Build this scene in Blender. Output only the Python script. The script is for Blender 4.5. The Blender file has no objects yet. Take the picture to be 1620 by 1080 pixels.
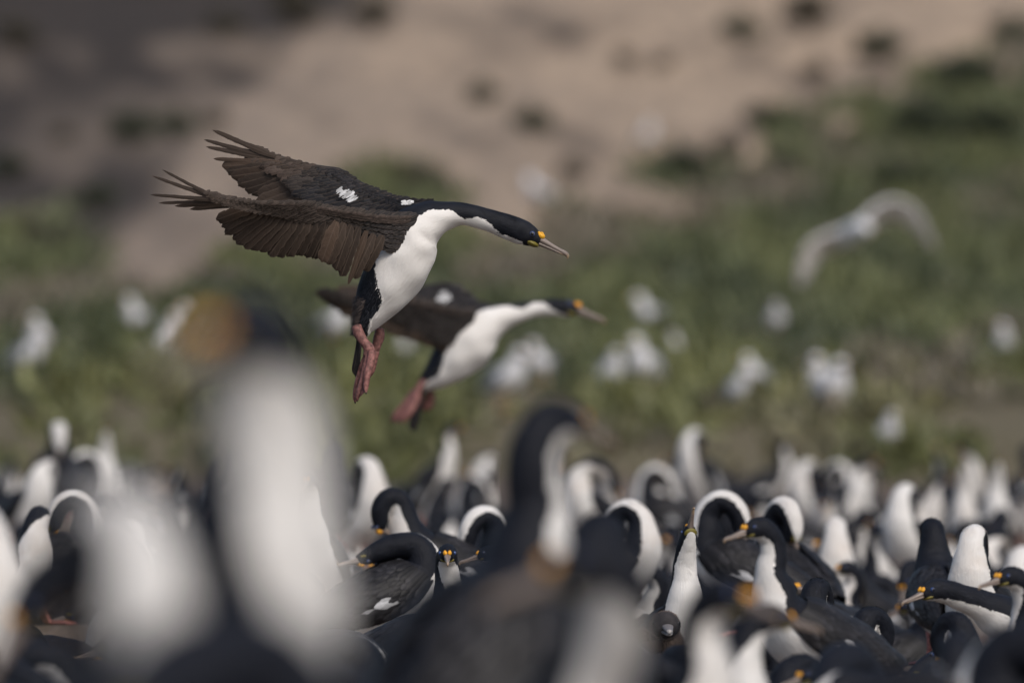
import bpy, math, random
import numpy as np
from mathutils import Vector, Matrix
R = math.radians
rnd = random.Random(7)
nrng = np.random.default_rng(11)
S = bpy.context.scene
COL = S.collection

# ------------------------------------------------------------------ camera, sky, sun, exposure
F_PX, HOR, CAMH = 16000.0, 493.0, 0.96            # focal length in photo pixels, horizon row, lens height
cam_d = bpy.data.cameras.new('camera'); cam = bpy.data.objects.new('camera', cam_d); COL.objects.link(cam)
cam_d.sensor_width = 36; cam_d.lens = F_PX / 1620 * 36
cam.location = (0, 0, CAMH)
cam.rotation_euler = (R(90) - math.atan((540 - HOR) / F_PX), 0, 0)
cam_d.clip_start = 0.5; cam_d.clip_end = 3000
cam_d.dof.use_dof = True; cam_d.dof.focus_distance = 19.97; cam_d.dof.aperture_fstop = 4.5
cam_d.dof.aperture_blades = 0
S.camera = cam
w = bpy.data.worlds.new('World'); S.world = w; w.use_nodes = True
nt = w.node_tree; bg = nt.nodes['Background']
sky = nt.nodes.new('ShaderNodeTexSky'); sky.sky_type = 'NISHITA'; sky.sun_disc = False
SUN_EL, SUN_AZ = R(48), R(150)                     # azimuth clockwise from +Y
sky.sun_elevation = SUN_EL; sky.sun_rotation = SUN_AZ; sky.dust_density = 3.0; sky.air_density = 1.0; sky.ozone_density = 0.6
nt.links.new(sky.outputs[0], bg.inputs[0]); bg.inputs[1].default_value = 0.10
sl = bpy.data.lights.new('sun', 'SUN'); sl.energy = 1.5; sl.angle = R(25); sl.color = (1.0, .96, .90)
so = bpy.data.objects.new('sun', sl); COL.objects.link(so)
sd = Vector((math.sin(SUN_AZ) * math.cos(SUN_EL), math.cos(SUN_AZ) * math.cos(SUN_EL), math.sin(SUN_EL)))
so.rotation_euler = sd.to_track_quat('Z', 'Y').to_euler()
S.view_settings.view_transform = 'Standard'; S.view_settings.look = 'None'
S.view_settings.gamma = 1; S.view_settings.use_curve_mapping = False
S.view_settings.exposure = 0.25

def W(px, py, D):
    return np.array([(px - 810) * D / F_PX, D, CAMH - (py - HOR) * D / F_PX])

# ------------------------------------------------------------------ helpers
def tint(c, lo, span):
    k = lo + span * rnd.random(); return tuple(x * k for x in c)

class MB:
    def __init__(s): s.v = []; s.f = []; s.mask = []; s.col = []; s.fe = []
    def n(s): return len(s.v)
    def vert(s, p, mask=0.0, col=(0, 0, 0), fe=(0, 0, 0)):
        s.v.append((float(p[0]), float(p[1]), float(p[2]))); s.mask.append(float(mask)); s.col.append((col[0], col[1], col[2], 1.0)); s.fe.append(fe)
        return len(s.v) - 1
    def build(s, name, mat, parent=None, smooth=True):
        me = bpy.data.meshes.new(name); me.from_pydata(s.v, [], s.f)
        a = me.attributes.new('mask', 'FLOAT', 'POINT'); a.data.foreach_set('value', s.mask)
        a = me.attributes.new('col', 'FLOAT_COLOR', 'POINT'); a.data.foreach_set('color', np.array(s.col, dtype=np.float32).ravel())
        a = me.attributes.new('fe', 'FLOAT_VECTOR', 'POINT'); a.data.foreach_set('vector', np.array(s.fe, dtype=np.float32).ravel())
        if smooth: me.polygons.foreach_set('use_smooth', [True] * len(me.polygons))
        me.materials.append(mat); me.update()
        o = bpy.data.objects.new(name, me); COL.objects.link(o)
        if parent is not None: o.parent = parent
        return o

def tag(o, label=None, cat=None, group=None, kind=None):
    if label: o['label'] = label
    if cat: o['category'] = cat
    if group: o['group'] = group
    if kind: o['kind'] = kind
    return o
def empty(name, loc=(0, 0, 0), rz=0.0):
    o = bpy.data.objects.new(name, None); COL.objects.link(o); o.location = loc; o.rotation_euler = (0, 0, rz); o.empty_display_size = .05
    return o
def copy_tree(o, parent=None):
    c = o.copy(); COL.objects.link(c)
    if parent is not None: c.parent = parent
    for ch in list(o.children): copy_tree(ch, c)
    return c
def cr(vals, t):                                    # Catmull-Rom through rows of vals at float index t
    n = len(vals); t = max(0.0, min(n - 1.0, t)); i = min(int(t), n - 2); u = t - i
    p1, p2 = vals[i], vals[i + 1]; p0 = vals[i - 1] if i > 0 else 2 * p1 - p2; p3 = vals[i + 2] if i + 2 < n else 2 * p2 - p1
    return 0.5 * ((2 * p1) + (-p0 + p2) * u + (2 * p0 - 5 * p1 + 4 * p2 - p3) * u * u + (-p0 + 3 * p1 - 3 * p2 + p3) * u ** 3)
def nrm(v):
    l = math.sqrt(float(v @ v)); return v / l if l > 1e-12 else v

class Loft:
    """spine nodes: x, y, z, rh, rw, psi(yaw of heading), w(half-angle of white)"""
    def __init__(s, nodes): s.a = np.array(nodes, dtype=float); s.N = len(nodes); s.cache = {}
    def frame(s, t):
        k = round(t * 60)
        if k not in s.cache: s.cache[k] = s.frame0(k / 60)
        return s.cache[k]
    def frame0(s, t):
        v = cr(s.a, t); e = 0.05
        T = nrm(cr(s.a, min(t + e, s.N - 1))[:3] - cr(s.a, max(t - e, 0))[:3])
        lat = np.array([-math.sin(v[5]), math.cos(v[5]), 0.0]); lat = nrm(lat - T * (lat @ T))
        up = np.cross(T, lat)
        return v, T, up, lat
    def P(s, t, th, off=0.0):
        v, T, up, lat = s.frame(t)
        d = -up * math.cos(th) * max(v[3] + off, 1e-4) + lat * math.sin(th) * max(v[4] + off, 1e-4)
        return v[:3] + d
    def mesh(s, mb, nr=70, ns=26, maskf=None, colf=None, wob=.012):
        base = mb.n()
        for i in range(nr + 1):
            t = (s.N - 1) * i / nr; v, T, up, lat = s.frame0(t)
            for j in range(ns):
                th = 2 * math.pi * j / ns
                wb = 1 + wob * (math.sin(3 * th + t * 2.3) + math.sin(5 * th - t * 3.7 + 1) + math.sin(2 * th + t * 5.1 + 2))
                p = v[:3] - up * math.cos(th) * max(v[3] * wb, 1e-4) + lat * math.sin(th) * max(v[4] * wb, 1e-4)
                at = th if th <= math.pi else 2 * math.pi - th
                m = maskf(t, th, p) if maskf else (v[6] - at) * v[3]
                mb.vert(p, m, colf(t, th) if colf else (0, 0, 0), (t / (s.N - 1), at, 0))
        for i in range(nr):
            for j in range(ns):
                a = base + i * ns + j; b = base + i * ns + (j + 1) % ns
                mb.f.append((a, b, b + ns, a + ns))
        for i, rev in ((0, True), (nr, False)):
            v, T, up, lat = s.frame((s.N - 1) * i / nr)
            c = mb.vert(v[:3] + T * (-v[3] * .4 if rev else v[3] * .4), mb.mask[base + i * ns], mb.col[base + i * ns][:3])
            for j in range(ns):
                a = base + i * ns + j; b = base + i * ns + (j + 1) % ns
                mb.f.append((c, b, a) if rev else (c, a, b))

def ball(mb, c, ax, col, nu=10, nv=14, colf=None):
    """ellipsoid; ax = three axis vectors"""
    b0 = mb.n()
    for i in range(nu + 1):
        ph = math.pi * i / nu
        for j in range(nv):
            th = 2 * math.pi * j / nv
            l = (math.sin(ph) * math.cos(th), math.sin(ph) * math.sin(th), math.cos(ph))
            mb.vert(c + ax[0] * l[0] + ax[1] * l[1] + ax[2] * l[2], 0, colf(l) if colf else col)
    for i in range(nu):
        for j in range(nv):
            a = b0 + i * nv + j; b = b0 + i * nv + (j + 1) % nv
            mb.f.append((a, a + nv, b + nv, b))

def feather(mb, base, tip, nvec, width, col, bend=0.0, arch=0.0, pointed=False, ragged=0.06, nu=9, r=None, camber=.12, tipc=None):
    base = np.asarray(base, float); tip = np.asarray(tip, float)
    ax = tip - base; d = nrm(ax); s = nrm(np.cross(nvec, d)); nn = np.cross(d, s)
    fr = (r or rnd).random(); b0 = mb.n(); VS = (-1, -.45, 0, .45, 1)
    for i in range(nu + 1):
        u = i / nu
        if pointed: wd = min(1, .45 + u * 2.2) * ((1 - u * .45) * (1 - max(0, (u - .8) / .2) ** 2) ** .5 if u < 1 else .02)
        else:
            wd = min(1.0, .4 + u * 2.0)
            if u > .84: wd *= math.sqrt(max(0.0, 1 - ((u - .84) / .165) ** 2))
        c = base + ax * u + s * bend * math.sin(math.pi * u * .5) * u + nn * arch * math.sin(math.pi * u)
        for v in VS:
            k = 1 - (rnd.random() * ragged * 3 if (abs(v) == 1 and u > .35) else 0)
            sh = d * (rnd.random() - .5) * width * ragged * 4 if abs(v) == 1 else 0
            cc = col if tipc is None or u < .8 else tipc
            mb.vert(c + s * v * k * wd * width * .5 + nn * camber * width * (1 - v * v) * .5 * wd + sh, 0, cc, (u, v, fr))
    for i in range(nu):
        for j in range(4):
            a = b0 + i * 5 + j; mb.f.append((a, a + 1, a + 6, a + 5))

def plume(mb, loft, n, length, maskf=None, tr=(.3, None), width=.0011, out=.16, seed=1, skipw=None):
    r = random.Random(seed); t1 = tr[1] if tr[1] is not None else loft.N - 1.6
    ts = [tr[0] + (t1 - tr[0]) * r.random() for _ in range(n)]
    for t in ts:
        th = 2 * math.pi * r.random(); v, T, up, lat = loft.frame(t)
        d0 = -up * math.cos(th) + lat * math.sin(th); p = v[:3] - up * math.cos(th) * (v[3] - .0006) + lat * math.sin(th) * (v[4] - .0006)
        at = th if th <= math.pi else 2 * math.pi - th
        m = maskf(t, th, p) if maskf else (v[6] - at) * v[3]
        if skipw is not None and m > skipw: continue
        d = nrm(-T + d0 * out * (.4 + 1.2 * r.random()) + np.cross(T, d0) * (r.random() - .5) * .5); sd_ = nrm(np.cross(d, d0)) * width * (.6 + .8 * r.random()); L = length * (.5 + r.random())
        z = (0, 0, r.random() * 1.3 - .3 if m < 0 else r.random() * .06 - .05)
        a = mb.vert(p - sd_, m, fe=z); b = mb.vert(p + sd_, m, fe=z); c = mb.vert(p + d * L + d0 * .0007, m, fe=z); mb.f.append((a, b, c))

def fuzz(mb, loft, n, length, col, tr=(0, 1), thr=(0, 2 * math.pi), flow=-0.75, width=.0012, r=None):
    """short down / fringe barbs standing a little off a lofted surface"""
    r = r or rnd
    for _ in range(n):
        t = tr[0] + (tr[1] - tr[0]) * r.random(); th = thr[0] + (thr[1] - thr[0]) * r.random()
        p = loft.P(t, th, -.0006); q = loft.P(t, th, .02); v, T, up, lat = loft.frame(t)
        o = nrm(q - p); d = nrm(T * flow + o * (.35 + .4 * r.random()) + lat * (r.random() - .5) * .5 + up * (r.random() - .5) * .5)
        sd_ = nrm(np.cross(d, o) + 1e-6) * width; L = length * (.5 + r.random()); k = .75 + .5 * r.random()
        c = (col[0] * k, col[1] * k, col[2] * k)
        a = mb.vert(p - sd_, 0, c, (0, 0, k)); b = mb.vert(p + sd_, 0, c, (0, 0, k)); e = mb.vert(p + d * L, 0, c, (1, 0, k)); mb.f.append((a, b, e))

# ------------------------------------------------------------------ materials
def new_mat(name):
    m = bpy.data.materials.new(name); m.use_nodes = True; t = m.node_tree
    return m, t, t.nodes['Principled BSDF']
def N(t, typ, **kw):
    n = t.nodes.new(typ)
    for k, v in kw.items():
        if k.startswith('i_'): n.inputs[int(k[2:]) if k[2:].isdigit() else k[2:]].default_value = v
        else: setattr(n, k, v)
    return n
def attr(t, name): return N(t, 'ShaderNodeAttribute', attribute_name=name)
def math_n(t, op, a, b=None, clamp=False):
    n = N(t, 'ShaderNodeMath', operation=op, use_clamp=clamp)
    for i, x in enumerate((a, b)):
        if x is None: continue
        if isinstance(x, (int, float)): n.inputs[i].default_value = x
        else: t.links.new(x, n.inputs[i])
    return n.outputs[0]
def mixc(t, f, a, b):
    n = N(t, 'ShaderNodeMix', data_type='RGBA')
    for i, x in ((0, f), (6, a), (7, b)):
        if isinstance(x, (int, float)): n.inputs[i].default_value = x
        elif isinstance(x, tuple): n.inputs[i].default_value = (*x, 1)
        else: t.links.new(x, n.inputs[i])
    return n.outputs[2]
def noise(t, scale, detail=3, rough=.5, vec=None):
    n = N(t, 'ShaderNodeTexNoise'); n.inputs['Scale'].default_value = scale; n.inputs['Detail'].default_value = detail; n.inputs['Roughness'].default_value = rough
    if vec is not None: t.links.new(vec, n.inputs['Vector'])
    else:
        tc = N(t, 'ShaderNodeTexCoord'); t.links.new(tc.outputs['Object'], n.inputs['Vector'])
    return n.outputs['Fac']
def bump(t, h, strength, dist):
    b = N(t, 'ShaderNodeBump'); b.inputs['Strength'].default_value = strength; b.inputs['Distance'].default_value = dist
    t.links.new(h, b.inputs['Height']); return b.outputs[0]

def plumage(name, black=(.0075, .0085, .012), white=(.78, .76, .735), stain=(.56, .44, .35), ragged=.012, stain_amt=.85, edge=.0012, bmp=.55):
    m, t, p = new_mat(name)
    mk = attr(t, 'mask').outputs['Fac']
    n1 = noise(t, 150, 3, .65); n2 = noise(t, 38, 2)
    mm = math_n(t, 'ADD', mk, math_n(t, 'MULTIPLY', math_n(t, 'SUBTRACT', n1, .5), ragged))
    mm = math_n(t, 'ADD', mm, math_n(t, 'MULTIPLY', math_n(t, 'SUBTRACT', n2, .5), ragged * .9))
    f = math_n(t, 'ADD', math_n(t, 'DIVIDE', mm, edge), .5, clamp=True)
    oi = N(t, 'ShaderNodeObjectInfo')
    st = noise(t, 9, 3, .6)
    stf = math_n(t, 'MULTIPLY', math_n(t, 'MULTIPLY', math_n(t, 'SUBTRACT', st, .42), 2.2, clamp=True), math_n(t, 'MULTIPLY', oi.outputs['Random'], stain_amt), clamp=True)
    wc = mixc(t, stf, white, stain)
    fine = noise(t, 420, 2); wc = mixc(t, math_n(t, 'MULTIPLY', fine, .22), wc, tuple(x * .72 for x in white))
    bn = noise(t, 60, 3)
    bc = mixc(t, bn, black, tuple(x * 1.7 for x in black))
    sx = N(t, 'ShaderNodeSeparateXYZ'); t.links.new(attr(t, 'fe').outputs['Vector'], sx.inputs[0])
    hs = N(t, 'ShaderNodeHueSaturation'); t.links.new(mixc(t, f, bc, wc), hs.inputs['Color']); t.links.new(math_n(t, 'ADD', sx.outputs[2], 1.0), hs.inputs['Value'])
    t.links.new(hs.outputs[0], p.inputs['Base Color'])
    p.inputs['Roughness'].default_value = .6; p.inputs['Specular IOR Level'].default_value = .18
    p.inputs['Sheen Weight'].default_value = 0.0; p.inputs['Sheen Roughness'].default_value = .5
    cb = N(t, 'ShaderNodeCombineXYZ'); t.links.new(math_n(t, 'MULTIPLY', sx.outputs[0], 30), cb.inputs[0]); t.links.new(math_n(t, 'MULTIPLY', sx.outputs[1], 11), cb.inputs[1])
    hb = math_n(t, 'ADD', math_n(t, 'MULTIPLY', noise(t, 1.0, 4, .65, cb.outputs[0]), .8), math_n(t, 'MULTIPLY', noise(t, 60, 4, .6), .35))
    t.links.new(bump(t, hb, bmp, .004), p.inputs['Normal'])
    return m
def feather_mat(name, streak=.35, shaft=(.20, .15, .12), shaft_amt=.35, rough=.6):
    m, t, p = new_mat(name)
    c = attr(t, 'col').outputs['Color']; fe = attr(t, 'fe').outputs['Vector']
    sx = N(t, 'ShaderNodeSeparateXYZ'); t.links.new(fe, sx.inputs[0])
    av = math_n(t, 'ABSOLUTE', sx.outputs[1])
    cx = N(t, 'ShaderNodeCombineXYZ')
    t.links.new(math_n(t, 'MULTIPLY', math_n(t, 'SUBTRACT', math_n(t, 'MULTIPLY', sx.outputs[0], 26), math_n(t, 'MULTIPLY', av, 4)), 1.6), cx.inputs[0])
    t.links.new(math_n(t, 'MULTIPLY', sx.outputs[1], 1.3), cx.inputs[1]); t.links.new(math_n(t, 'MULTIPLY', sx.outputs[2], 57), cx.inputs[2])
    ns = noise(t, 1.0, 3, .7, cx.outputs[0])
    k = math_n(t, 'ADD', math_n(t, 'MULTIPLY', math_n(t, 'SUBTRACT', ns, .5), streak * 4), 1.0)
    k = math_n(t, 'MULTIPLY', k, math_n(t, 'ADD', math_n(t, 'MULTIPLY', sx.outputs[2], .7), .65))
    hsv = N(t, 'ShaderNodeHueSaturation'); t.links.new(c, hsv.inputs['Color']); t.links.new(k, hsv.inputs['Value'])
    sh = math_n(t, 'MULTIPLY', math_n(t, 'SUBTRACT', 1.0, math_n(t, 'MULTIPLY', av, 9.0), clamp=True), shaft_amt)
    ed = math_n(t, 'MULTIPLY', math_n(t, 'SUBTRACT', av, .72, clamp=True), 1.6, clamp=True)
    cl = mixc(t, ed, hsv.outputs[0], mixc(t, .5, hsv.outputs[0], shaft))
    t.links.new(mixc(t, sh, cl, shaft), p.inputs['Base Color'])
    p.inputs['Roughness'].default_value = rough; p.inputs['Specular IOR Level'].default_value = .2
    t.links.new(bump(t, ns, .25, .001), p.inputs['Normal'])
    return m
def col_mat(name, rough=.5, nscale=120, amt=.3, bmp=.3, spec=.5, bd=.001):
    m, t, p = new_mat(name); c = attr(t, 'col').outputs['Color']; n = noise(t, nscale, 4, .6)
    hsv = N(t, 'ShaderNodeHueSaturation'); t.links.new(c, hsv.inputs['Color'])
    t.links.new(math_n(t, 'ADD', math_n(t, 'MULTIPLY', math_n(t, 'SUBTRACT', n, .5), amt * 4), 1.0), hsv.inputs['Value'])
    t.links.new(hsv.outputs[0], p.inputs['Base Color']); p.inputs['Roughness'].default_value = rough; p.inputs['Specular IOR Level'].default_value = spec
    t.links.new(bump(t, n, bmp, bd), p.inputs['Normal']); return m
M_FEA_W = feather_mat('white feathers', streak=.08, shaft=(.7, .7, .7), shaft_amt=.1)
M_HERO = plumage('cormorant plumage fine', bmp=.45, stain_amt=.12, ragged=.009, white=(.84, .81, .775))
M_PLUM = plumage('cormorant plumage', black=(.0065, .0075, .0115))
M_FEA = feather_mat('brown flight feathers')
M_BACK = feather_mat('folded wing feathers', streak=.2, shaft=(.05, .05, .055), shaft_amt=.25, rough=.5)
M_HORN = col_mat('bill horn', .4, 260, .22)
M_SKIN = col_mat('pink leg skin', .6, 120, .8, 1.0, .3, .002)
M_YEL = col_mat('yellow caruncle skin', .5, 500, .2, .6)
M_EYE = col_mat('eye', .12, 50, .02, 0)
M_DOWN = col_mat('chick down', .9, 90, .25, .6, .1, .003)
M_GULL = col_mat('gull plumage', .7, 60, .08, .3, .2)

HORN, HORN_T, YEL, OLIVE = (.22, .175, .15), (.46, .31, .17), (.80, .42, .02), (.17, .14, .02)
def head_kit(root, E, T, up, lat, s=1.0, orange=0.0, fine=True, pale=1.0, eyes=True, eye_c=.0172):
    """bill, caruncles, gular skin and eyes at the front end E of a head"""
    T = nrm(T); pt = lambda a, b, c: E + T * a * s + up * b * s + lat * c * s
    hz = tuple(x * pale for x in HORN)
    yel = tuple(YEL[i] * (1 - orange) + (.75, .25, .01)[i] * orange for i in range(3))
    def lo(nodes, name, nr, ns):
        L = Loft([(*pt(a, b, 0), h * s, w_ * s, 0, 0) for a, b, h, w_ in nodes])
        fr = []
        mb = MB(); base = mb.n()
        for i in range(nr + 1):
            t = (L.N - 1) * i / nr; v = cr(L.a, t)
            T2 = nrm(cr(L.a, min(t + .05, L.N - 1))[:3] - cr(L.a, max(t - .05, 0))[:3]); u2 = np.cross(T2, lat)
            for j in range(ns):
                th = 2 * math.pi * j / ns
                k = i / nr; kc = tuple(hz[q] * (1 - max(0, k - .7) / .3) + HORN_T[q] * max(0, k - .7) / .3 for q in range(3))
                kc = tuple(x * (1.0 + .35 * math.cos(th * 3 + k * 5)) for x in kc)
                mb.vert(v[:3] - u2 * math.cos(th) * v[3] + lat * math.sin(th) * v[4], 0, kc)
        for i in range(nr):
            for j in range(ns):
                a = base + i * ns + j; b = base + i * ns + (j + 1) % ns; mb.f.append((a, b, b + ns, a + ns))
        mb.f.append(tuple(base + nr * ns + j for j in range(ns)))
        return mb.build(name, M_HORN, root)
    n = 14 if fine else 7; q = 10 if fine else 7
    lo([(-.014, .003, .0085, .0105), (.004, .0015, .0068, .0085), (.020, .0005, .0048, .0060), (.038, -.0005, .0040, .0048), (.050, -.0008, .0042, .0044), (.056, -.0035, .0032, .0030), (.0575, -.0085, .0008, .0008)], 'upper_bill', n, q)
    lo([(-.014, -.0060, .0055, .0085), (.006, -.0050, .0038, .0068), (.024, -.0044, .0030, .0048), (.040, -.0042, .0024, .0038), (.052, -.0042, .0010, .0014)], 'lower_bill', n, q)
    for sg in (-1, 1):
        mb = MB(); ball(mb, pt(-.003, .0092, .0052 * sg), (T * .0082 * s, up * .0060 * s, lat * .0056 * s), yel, 8, 10)
        if fine:
            for kx, ky in ((.004, .001), (-.005, .003), (0, .0045)): ball(mb, pt(-.003 + kx, .0092 + ky, (.0058) * sg), (T * .0036 * s, up * .0030 * s, lat * .0036 * s), yel, 6, 8)
        mb.build('caruncle', M_YEL, root)
        if eyes:
            mb = MB(); c = pt(-.0185, .0055, eye_c * sg)
            def ec(l):
                d_ = l[2] * sg
                return (.004, .004, .006) if d_ > .80 else ((.07, .08, .13) if d_ > .62 else (.03, .07, .22))
            ball(mb, c, (T * .0052 * s, up * .0052 * s, lat * .0052 * s), None, 14, 14, ec); mb.build('eye', M_EYE, root)
    mb = MB(); ball(mb, pt(-.013, -.0095, 0), (T * .0150 * s, up * .0065 * s, lat * .0172 * s), OLIVE, 8, 12)
    mb.build('gular_patch', M_YEL, root)

# ------------------------------------------------------------------ flying cormorants
def sdf_poly(poly, x, y):
    inside = False; best = 1e9; n = len(poly)
    for i in range(n):
        x1, y1 = poly[i]; x2, y2 = poly[(i + 1) % n]
        if (y1 > y) != (y2 > y) and x < (x2 - x1) * (y - y1) / (y2 - y1) + x1: inside = not inside
        dx, dy = x2 - x1, y2 - y1; k = max(0, min(1, ((x - x1) * dx + (y - y1) * dy) / (dx * dx + dy * dy + 1e-9)))
        best = min(best, (x - x1 - k * dx) ** 2 + (y - y1 - k * dy) ** 2)
    return math.sqrt(best) * (1 if inside else -1)
DARKB, BRN, BRN2 = (.016, .015, .017), (.060, .043, .033), (.086, .058, .042)

def flying(name, D, nodes, poly, billdir, near, far, patches, legs, tail, fine, origin):
    s_ = D / F_PX
    O = W(*origin, D)
    root = empty(name, tuple(O))
    L3 = lambda px, py, dy=0.0: W(px, py, D + dy) - O
    body = Loft([(*L3(px, py), h * s_, w_ * s_, 0, 0) for px, py, h, w_ in nodes])
    def mf(t, th, p):
        q = p + O; x = 810 + q[0] / q[1] * F_PX; y = HOR - (q[2] - CAMH) / q[1] * F_PX
        return sdf_poly(poly, x, y) * s_
    mb = MB(); body.mesh(mb, 200 if fine else 90, 72 if fine else 40, mf)
    plume(mb, body, 15000 if fine else 3000, .0075, mf, (.5, None), .0007 if fine else .002, .08, 1, .006)
    bo = mb.build('body', M_HERO, root)
    v, T, up, lat = body.frame(body.N - 1)
    head_kit(root, v[:3] + T * .001, nrm(np.array([billdir[0], 0, -billdir[1]])), np.cross(nrm(np.array([billdir[0], 0, -billdir[1]])), lat), lat, 1.1 if fine else 1.3, .15 if fine else .6, fine, eye_c=.0156 if fine else .013)
    toC = np.array([0, -1.0, 0])
    def wing(spec, side):
        wr = empty_part('wing', root)
        le = [L3(*p) for p in spec['lead']]; ce = [L3(*p) for p in spec['cov']]
        # arm: slender tapered limb under the leading-edge feathers
        mb = MB()
        Loft([(*p, r_, r_ * .8, 0, 0) for p, r_ in zip(le, np.linspace(.009, .002, len(le)))]).mesh(mb, 60, 10, None, lambda t, th: spec['arm'])
        lea = np.array(le); cea = np.array(ce)
        # flight feathers
        nf = len(spec['tips'])
        order = range(nf) if side > 0 else range(nf - 1, -1, -1)
        for k in order:
            (tx, ty, td), (bx, by, bd), wd, pt_, bend = spec['tips'][k]
            b = L3(bx, by, bd); e = L3(tx, ty, td)
            c = BRN2 if rnd.random() < spec['light'] else BRN
            off = toC * (((.0004 * k) - (.016 if k < nf - 7 else .007)) if side > 0 else (-.0009 * k - .014))
            c = tint(c, .90 * spec['tone'], .2 * spec['tone'])
            feather(mb, b + off, e + off, toC, wd * s_ * (1.25 if pt_ else 1.6), c, bend * s_, .004, pt_, .06 if pt_ else .06, 18 if fine else 10)
        # covert rows from the trailing row to the leading edge
        rows, per = spec['rows'], spec['per']
        for r_ in range(rows):
            f = 1 - (r_ + .3) / rows
            for i in range(per):
                u = (i + .5 * (r_ % 2) + rnd.random() * .5) / per
                if u > 1: continue
                A = cr(lea, u * (len(lea) - 1)); B = cr(cea, u * (len(cea) - 1))
                tip = A + (B - A) * f * (1 + .10 * (rnd.random() - .5)); ch = B - A
                dirv = nrm(ch * (.55) + nrm(lea[-1] - lea[0]) * math.sqrt(float(ch @ ch)) * spec['rake'])
                ln = spec['clen'] * s_ * (.8 + .5 * rnd.random()) * (.55 + .45 * f) * (1 - .45 * u)
                o2 = toC * (.008 + .0010 * r_) * (1 - .45 * u)
                cc = tint(spec['covc'](u, f), .75, .55)
                feather(mb, tip - dirv * ln + o2 * .6, tip + o2, toC, ln * .52, cc, 0, .001, False, .07, 6)
        # scaly leading edge
        for i in range(spec['nle']):
            u = i / spec['nle'] * spec.get('leu', .8); A = cr(lea, u * (len(lea) - 1)); B = cr(lea, min(1, u + .03) * (len(lea) - 1)); C_ = cr(cea, u * (len(cea) - 1))
            for q in range(3):
                jit = nrm(C_ - A) * (.0015 + .0045 * q - .002 + .003 * rnd.random()); d = nrm(B - A) * .016 * (.6 + .7 * rnd.random())
                o2 = toC * (.0165 - .001 * q) * (1 - .55 * u)
                feather(mb, A + jit + o2, A + jit + d + o2 + nrm(C_ - A) * .004, toC, .0055, tint(spec['arm'], .75, .6), 0, .0008, False, .08, 4)
        mb.build('feathers', M_FEA, wr)
        for (px, py, dd, rx, ry, cnt) in spec.get('white', ()):
            m2 = MB()
            for _ in range(cnt):
                ang = rnd.random() * 6.28; rr = math.sqrt(rnd.random())
                x, y = px + rx * rr * math.cos(ang) , py + ry * rr * math.sin(ang) + (rx * rr * math.cos(ang)) * .55
                p = L3(x, y, dd); d = nrm(L3(x - 8, y + 5, dd) - p)
                feather(m2, p + toC * rnd.random() * .0006, p + d * .013 * (.5 + .9 * rnd.random()) + toC * .0006, toC, .0042, tint((.72, .72, .73), .8, .3), 0, .0002, True, .12, 5, None, .03)
            m2.build('white_patch', M_FEA_W, wr)
    wing(far, -1); wing(near, 1)
    for (px, py, dd, rx, ry, cnt) in patches:
        m2 = MB()
        for _ in range(cnt):
            x, y = px + rx * (rnd.random() * 2 - 1), py + ry * (rnd.random() * 2 - 1); p = L3(x, y, dd)
            feather(m2, p, p + nrm(L3(x - 9, y + 2, dd) - p) * .010, toC, .005, (.80, .80, .80), 0, .0008, False, .1, 5)
        m2.build('scapular_tuft', M_FEA_W, root)
    # tail
    mb = MB(); tb, tt, spread = tail[:3]
    for k in range(8):
        a = (k - 3.5) / 3.5
        feather(mb, L3(tb[0], tb[1], a * .02), L3(tt[0] + abs(a) * -3 + a * tail[3], tt[1] - abs(a) * 8, a * spread), np.array([.9, -.45, .1]), 15 * s_, tint(DARKB, .7, .6), 0, .002, False, .04, 10)
    mb.build('tail', M_FEA, root)
    for lg in legs:
        mb = MB()
        shank = Loft([(*L3(*p), h * s_, w2 * s_, 0, 0) for p, h, w2 in lg['shank']])
        shank.mesh(mb, 34, 14, None, lambda t, th: tuple(x * (1 - .25 * math.sin(t * 4 + th) ** 2) for x in (.23, .105, .092)))
        lo_ = mb.build('leg', M_SKIN, root)
        mb = MB()
        toes = lg['toes']; wc = (.15, .062, .054)
        for tp in toes:                              # each toe a tapered chain with a claw
            pts = [L3(*p) for p in tp]
            Loft([(*p, r_ * s_, r_ * s_, 0, 0) for p, r_ in zip(pts, (7.0, 6.2, 5.6, 4.2, .9))]).mesh(mb, 26, 10, None, lambda t, th: (.22, .098, .086) if t < 3.7 else (.03, .025, .025))
        for a_, b_ in zip(toes[:-1], toes[1:]):      # webs between neighbouring toes
            base = mb.n(); nA = 12
            for i in range(nA + 1):
                t = 3.6 * i / nA; A = cr(np.array([L3(*p) for p in a_]), t); B = cr(np.array([L3(*p) for p in b_]), t)
                for j in range(5):
                    k = j / 4; sag = math.sin(math.pi * k); mb.vert(A + (B - A) * k - (cr(np.array([L3(*p) for p in a_]), 3.6) - A) * .10 * sag + toC * .002 * sag, 0, tuple(x * (1 + .2 * math.sin(k * 20)) for x in wc))
            for i in range(nA):
                for j in range(4):
                    q = base + i * 5 + j; mb.f.append((q, q + 1, q + 6, q + 5))
        mb.build('foot', M_SKIN, lo_)
    if fine:
        mb = MB(); r2 = random.Random(3)
        fuzz(mb, body, 1500, .011, (.018, .019, .024), (.4, 2.2), (2.05, 4.23), -.9, .0007, r2)
        mb.build('thigh_fringe', M_FEA, root)
    return root
def empty_part(name, parent):
    o = bpy.data.objects.new(name, None); COL.objects.link(o); o.parent = parent; o.empty_display_size = .02; return o
M_FEA_W = feather_mat('white patch feathers', streak=.08, shaft=(.8, .8, .8), shaft_amt=.1)

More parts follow.
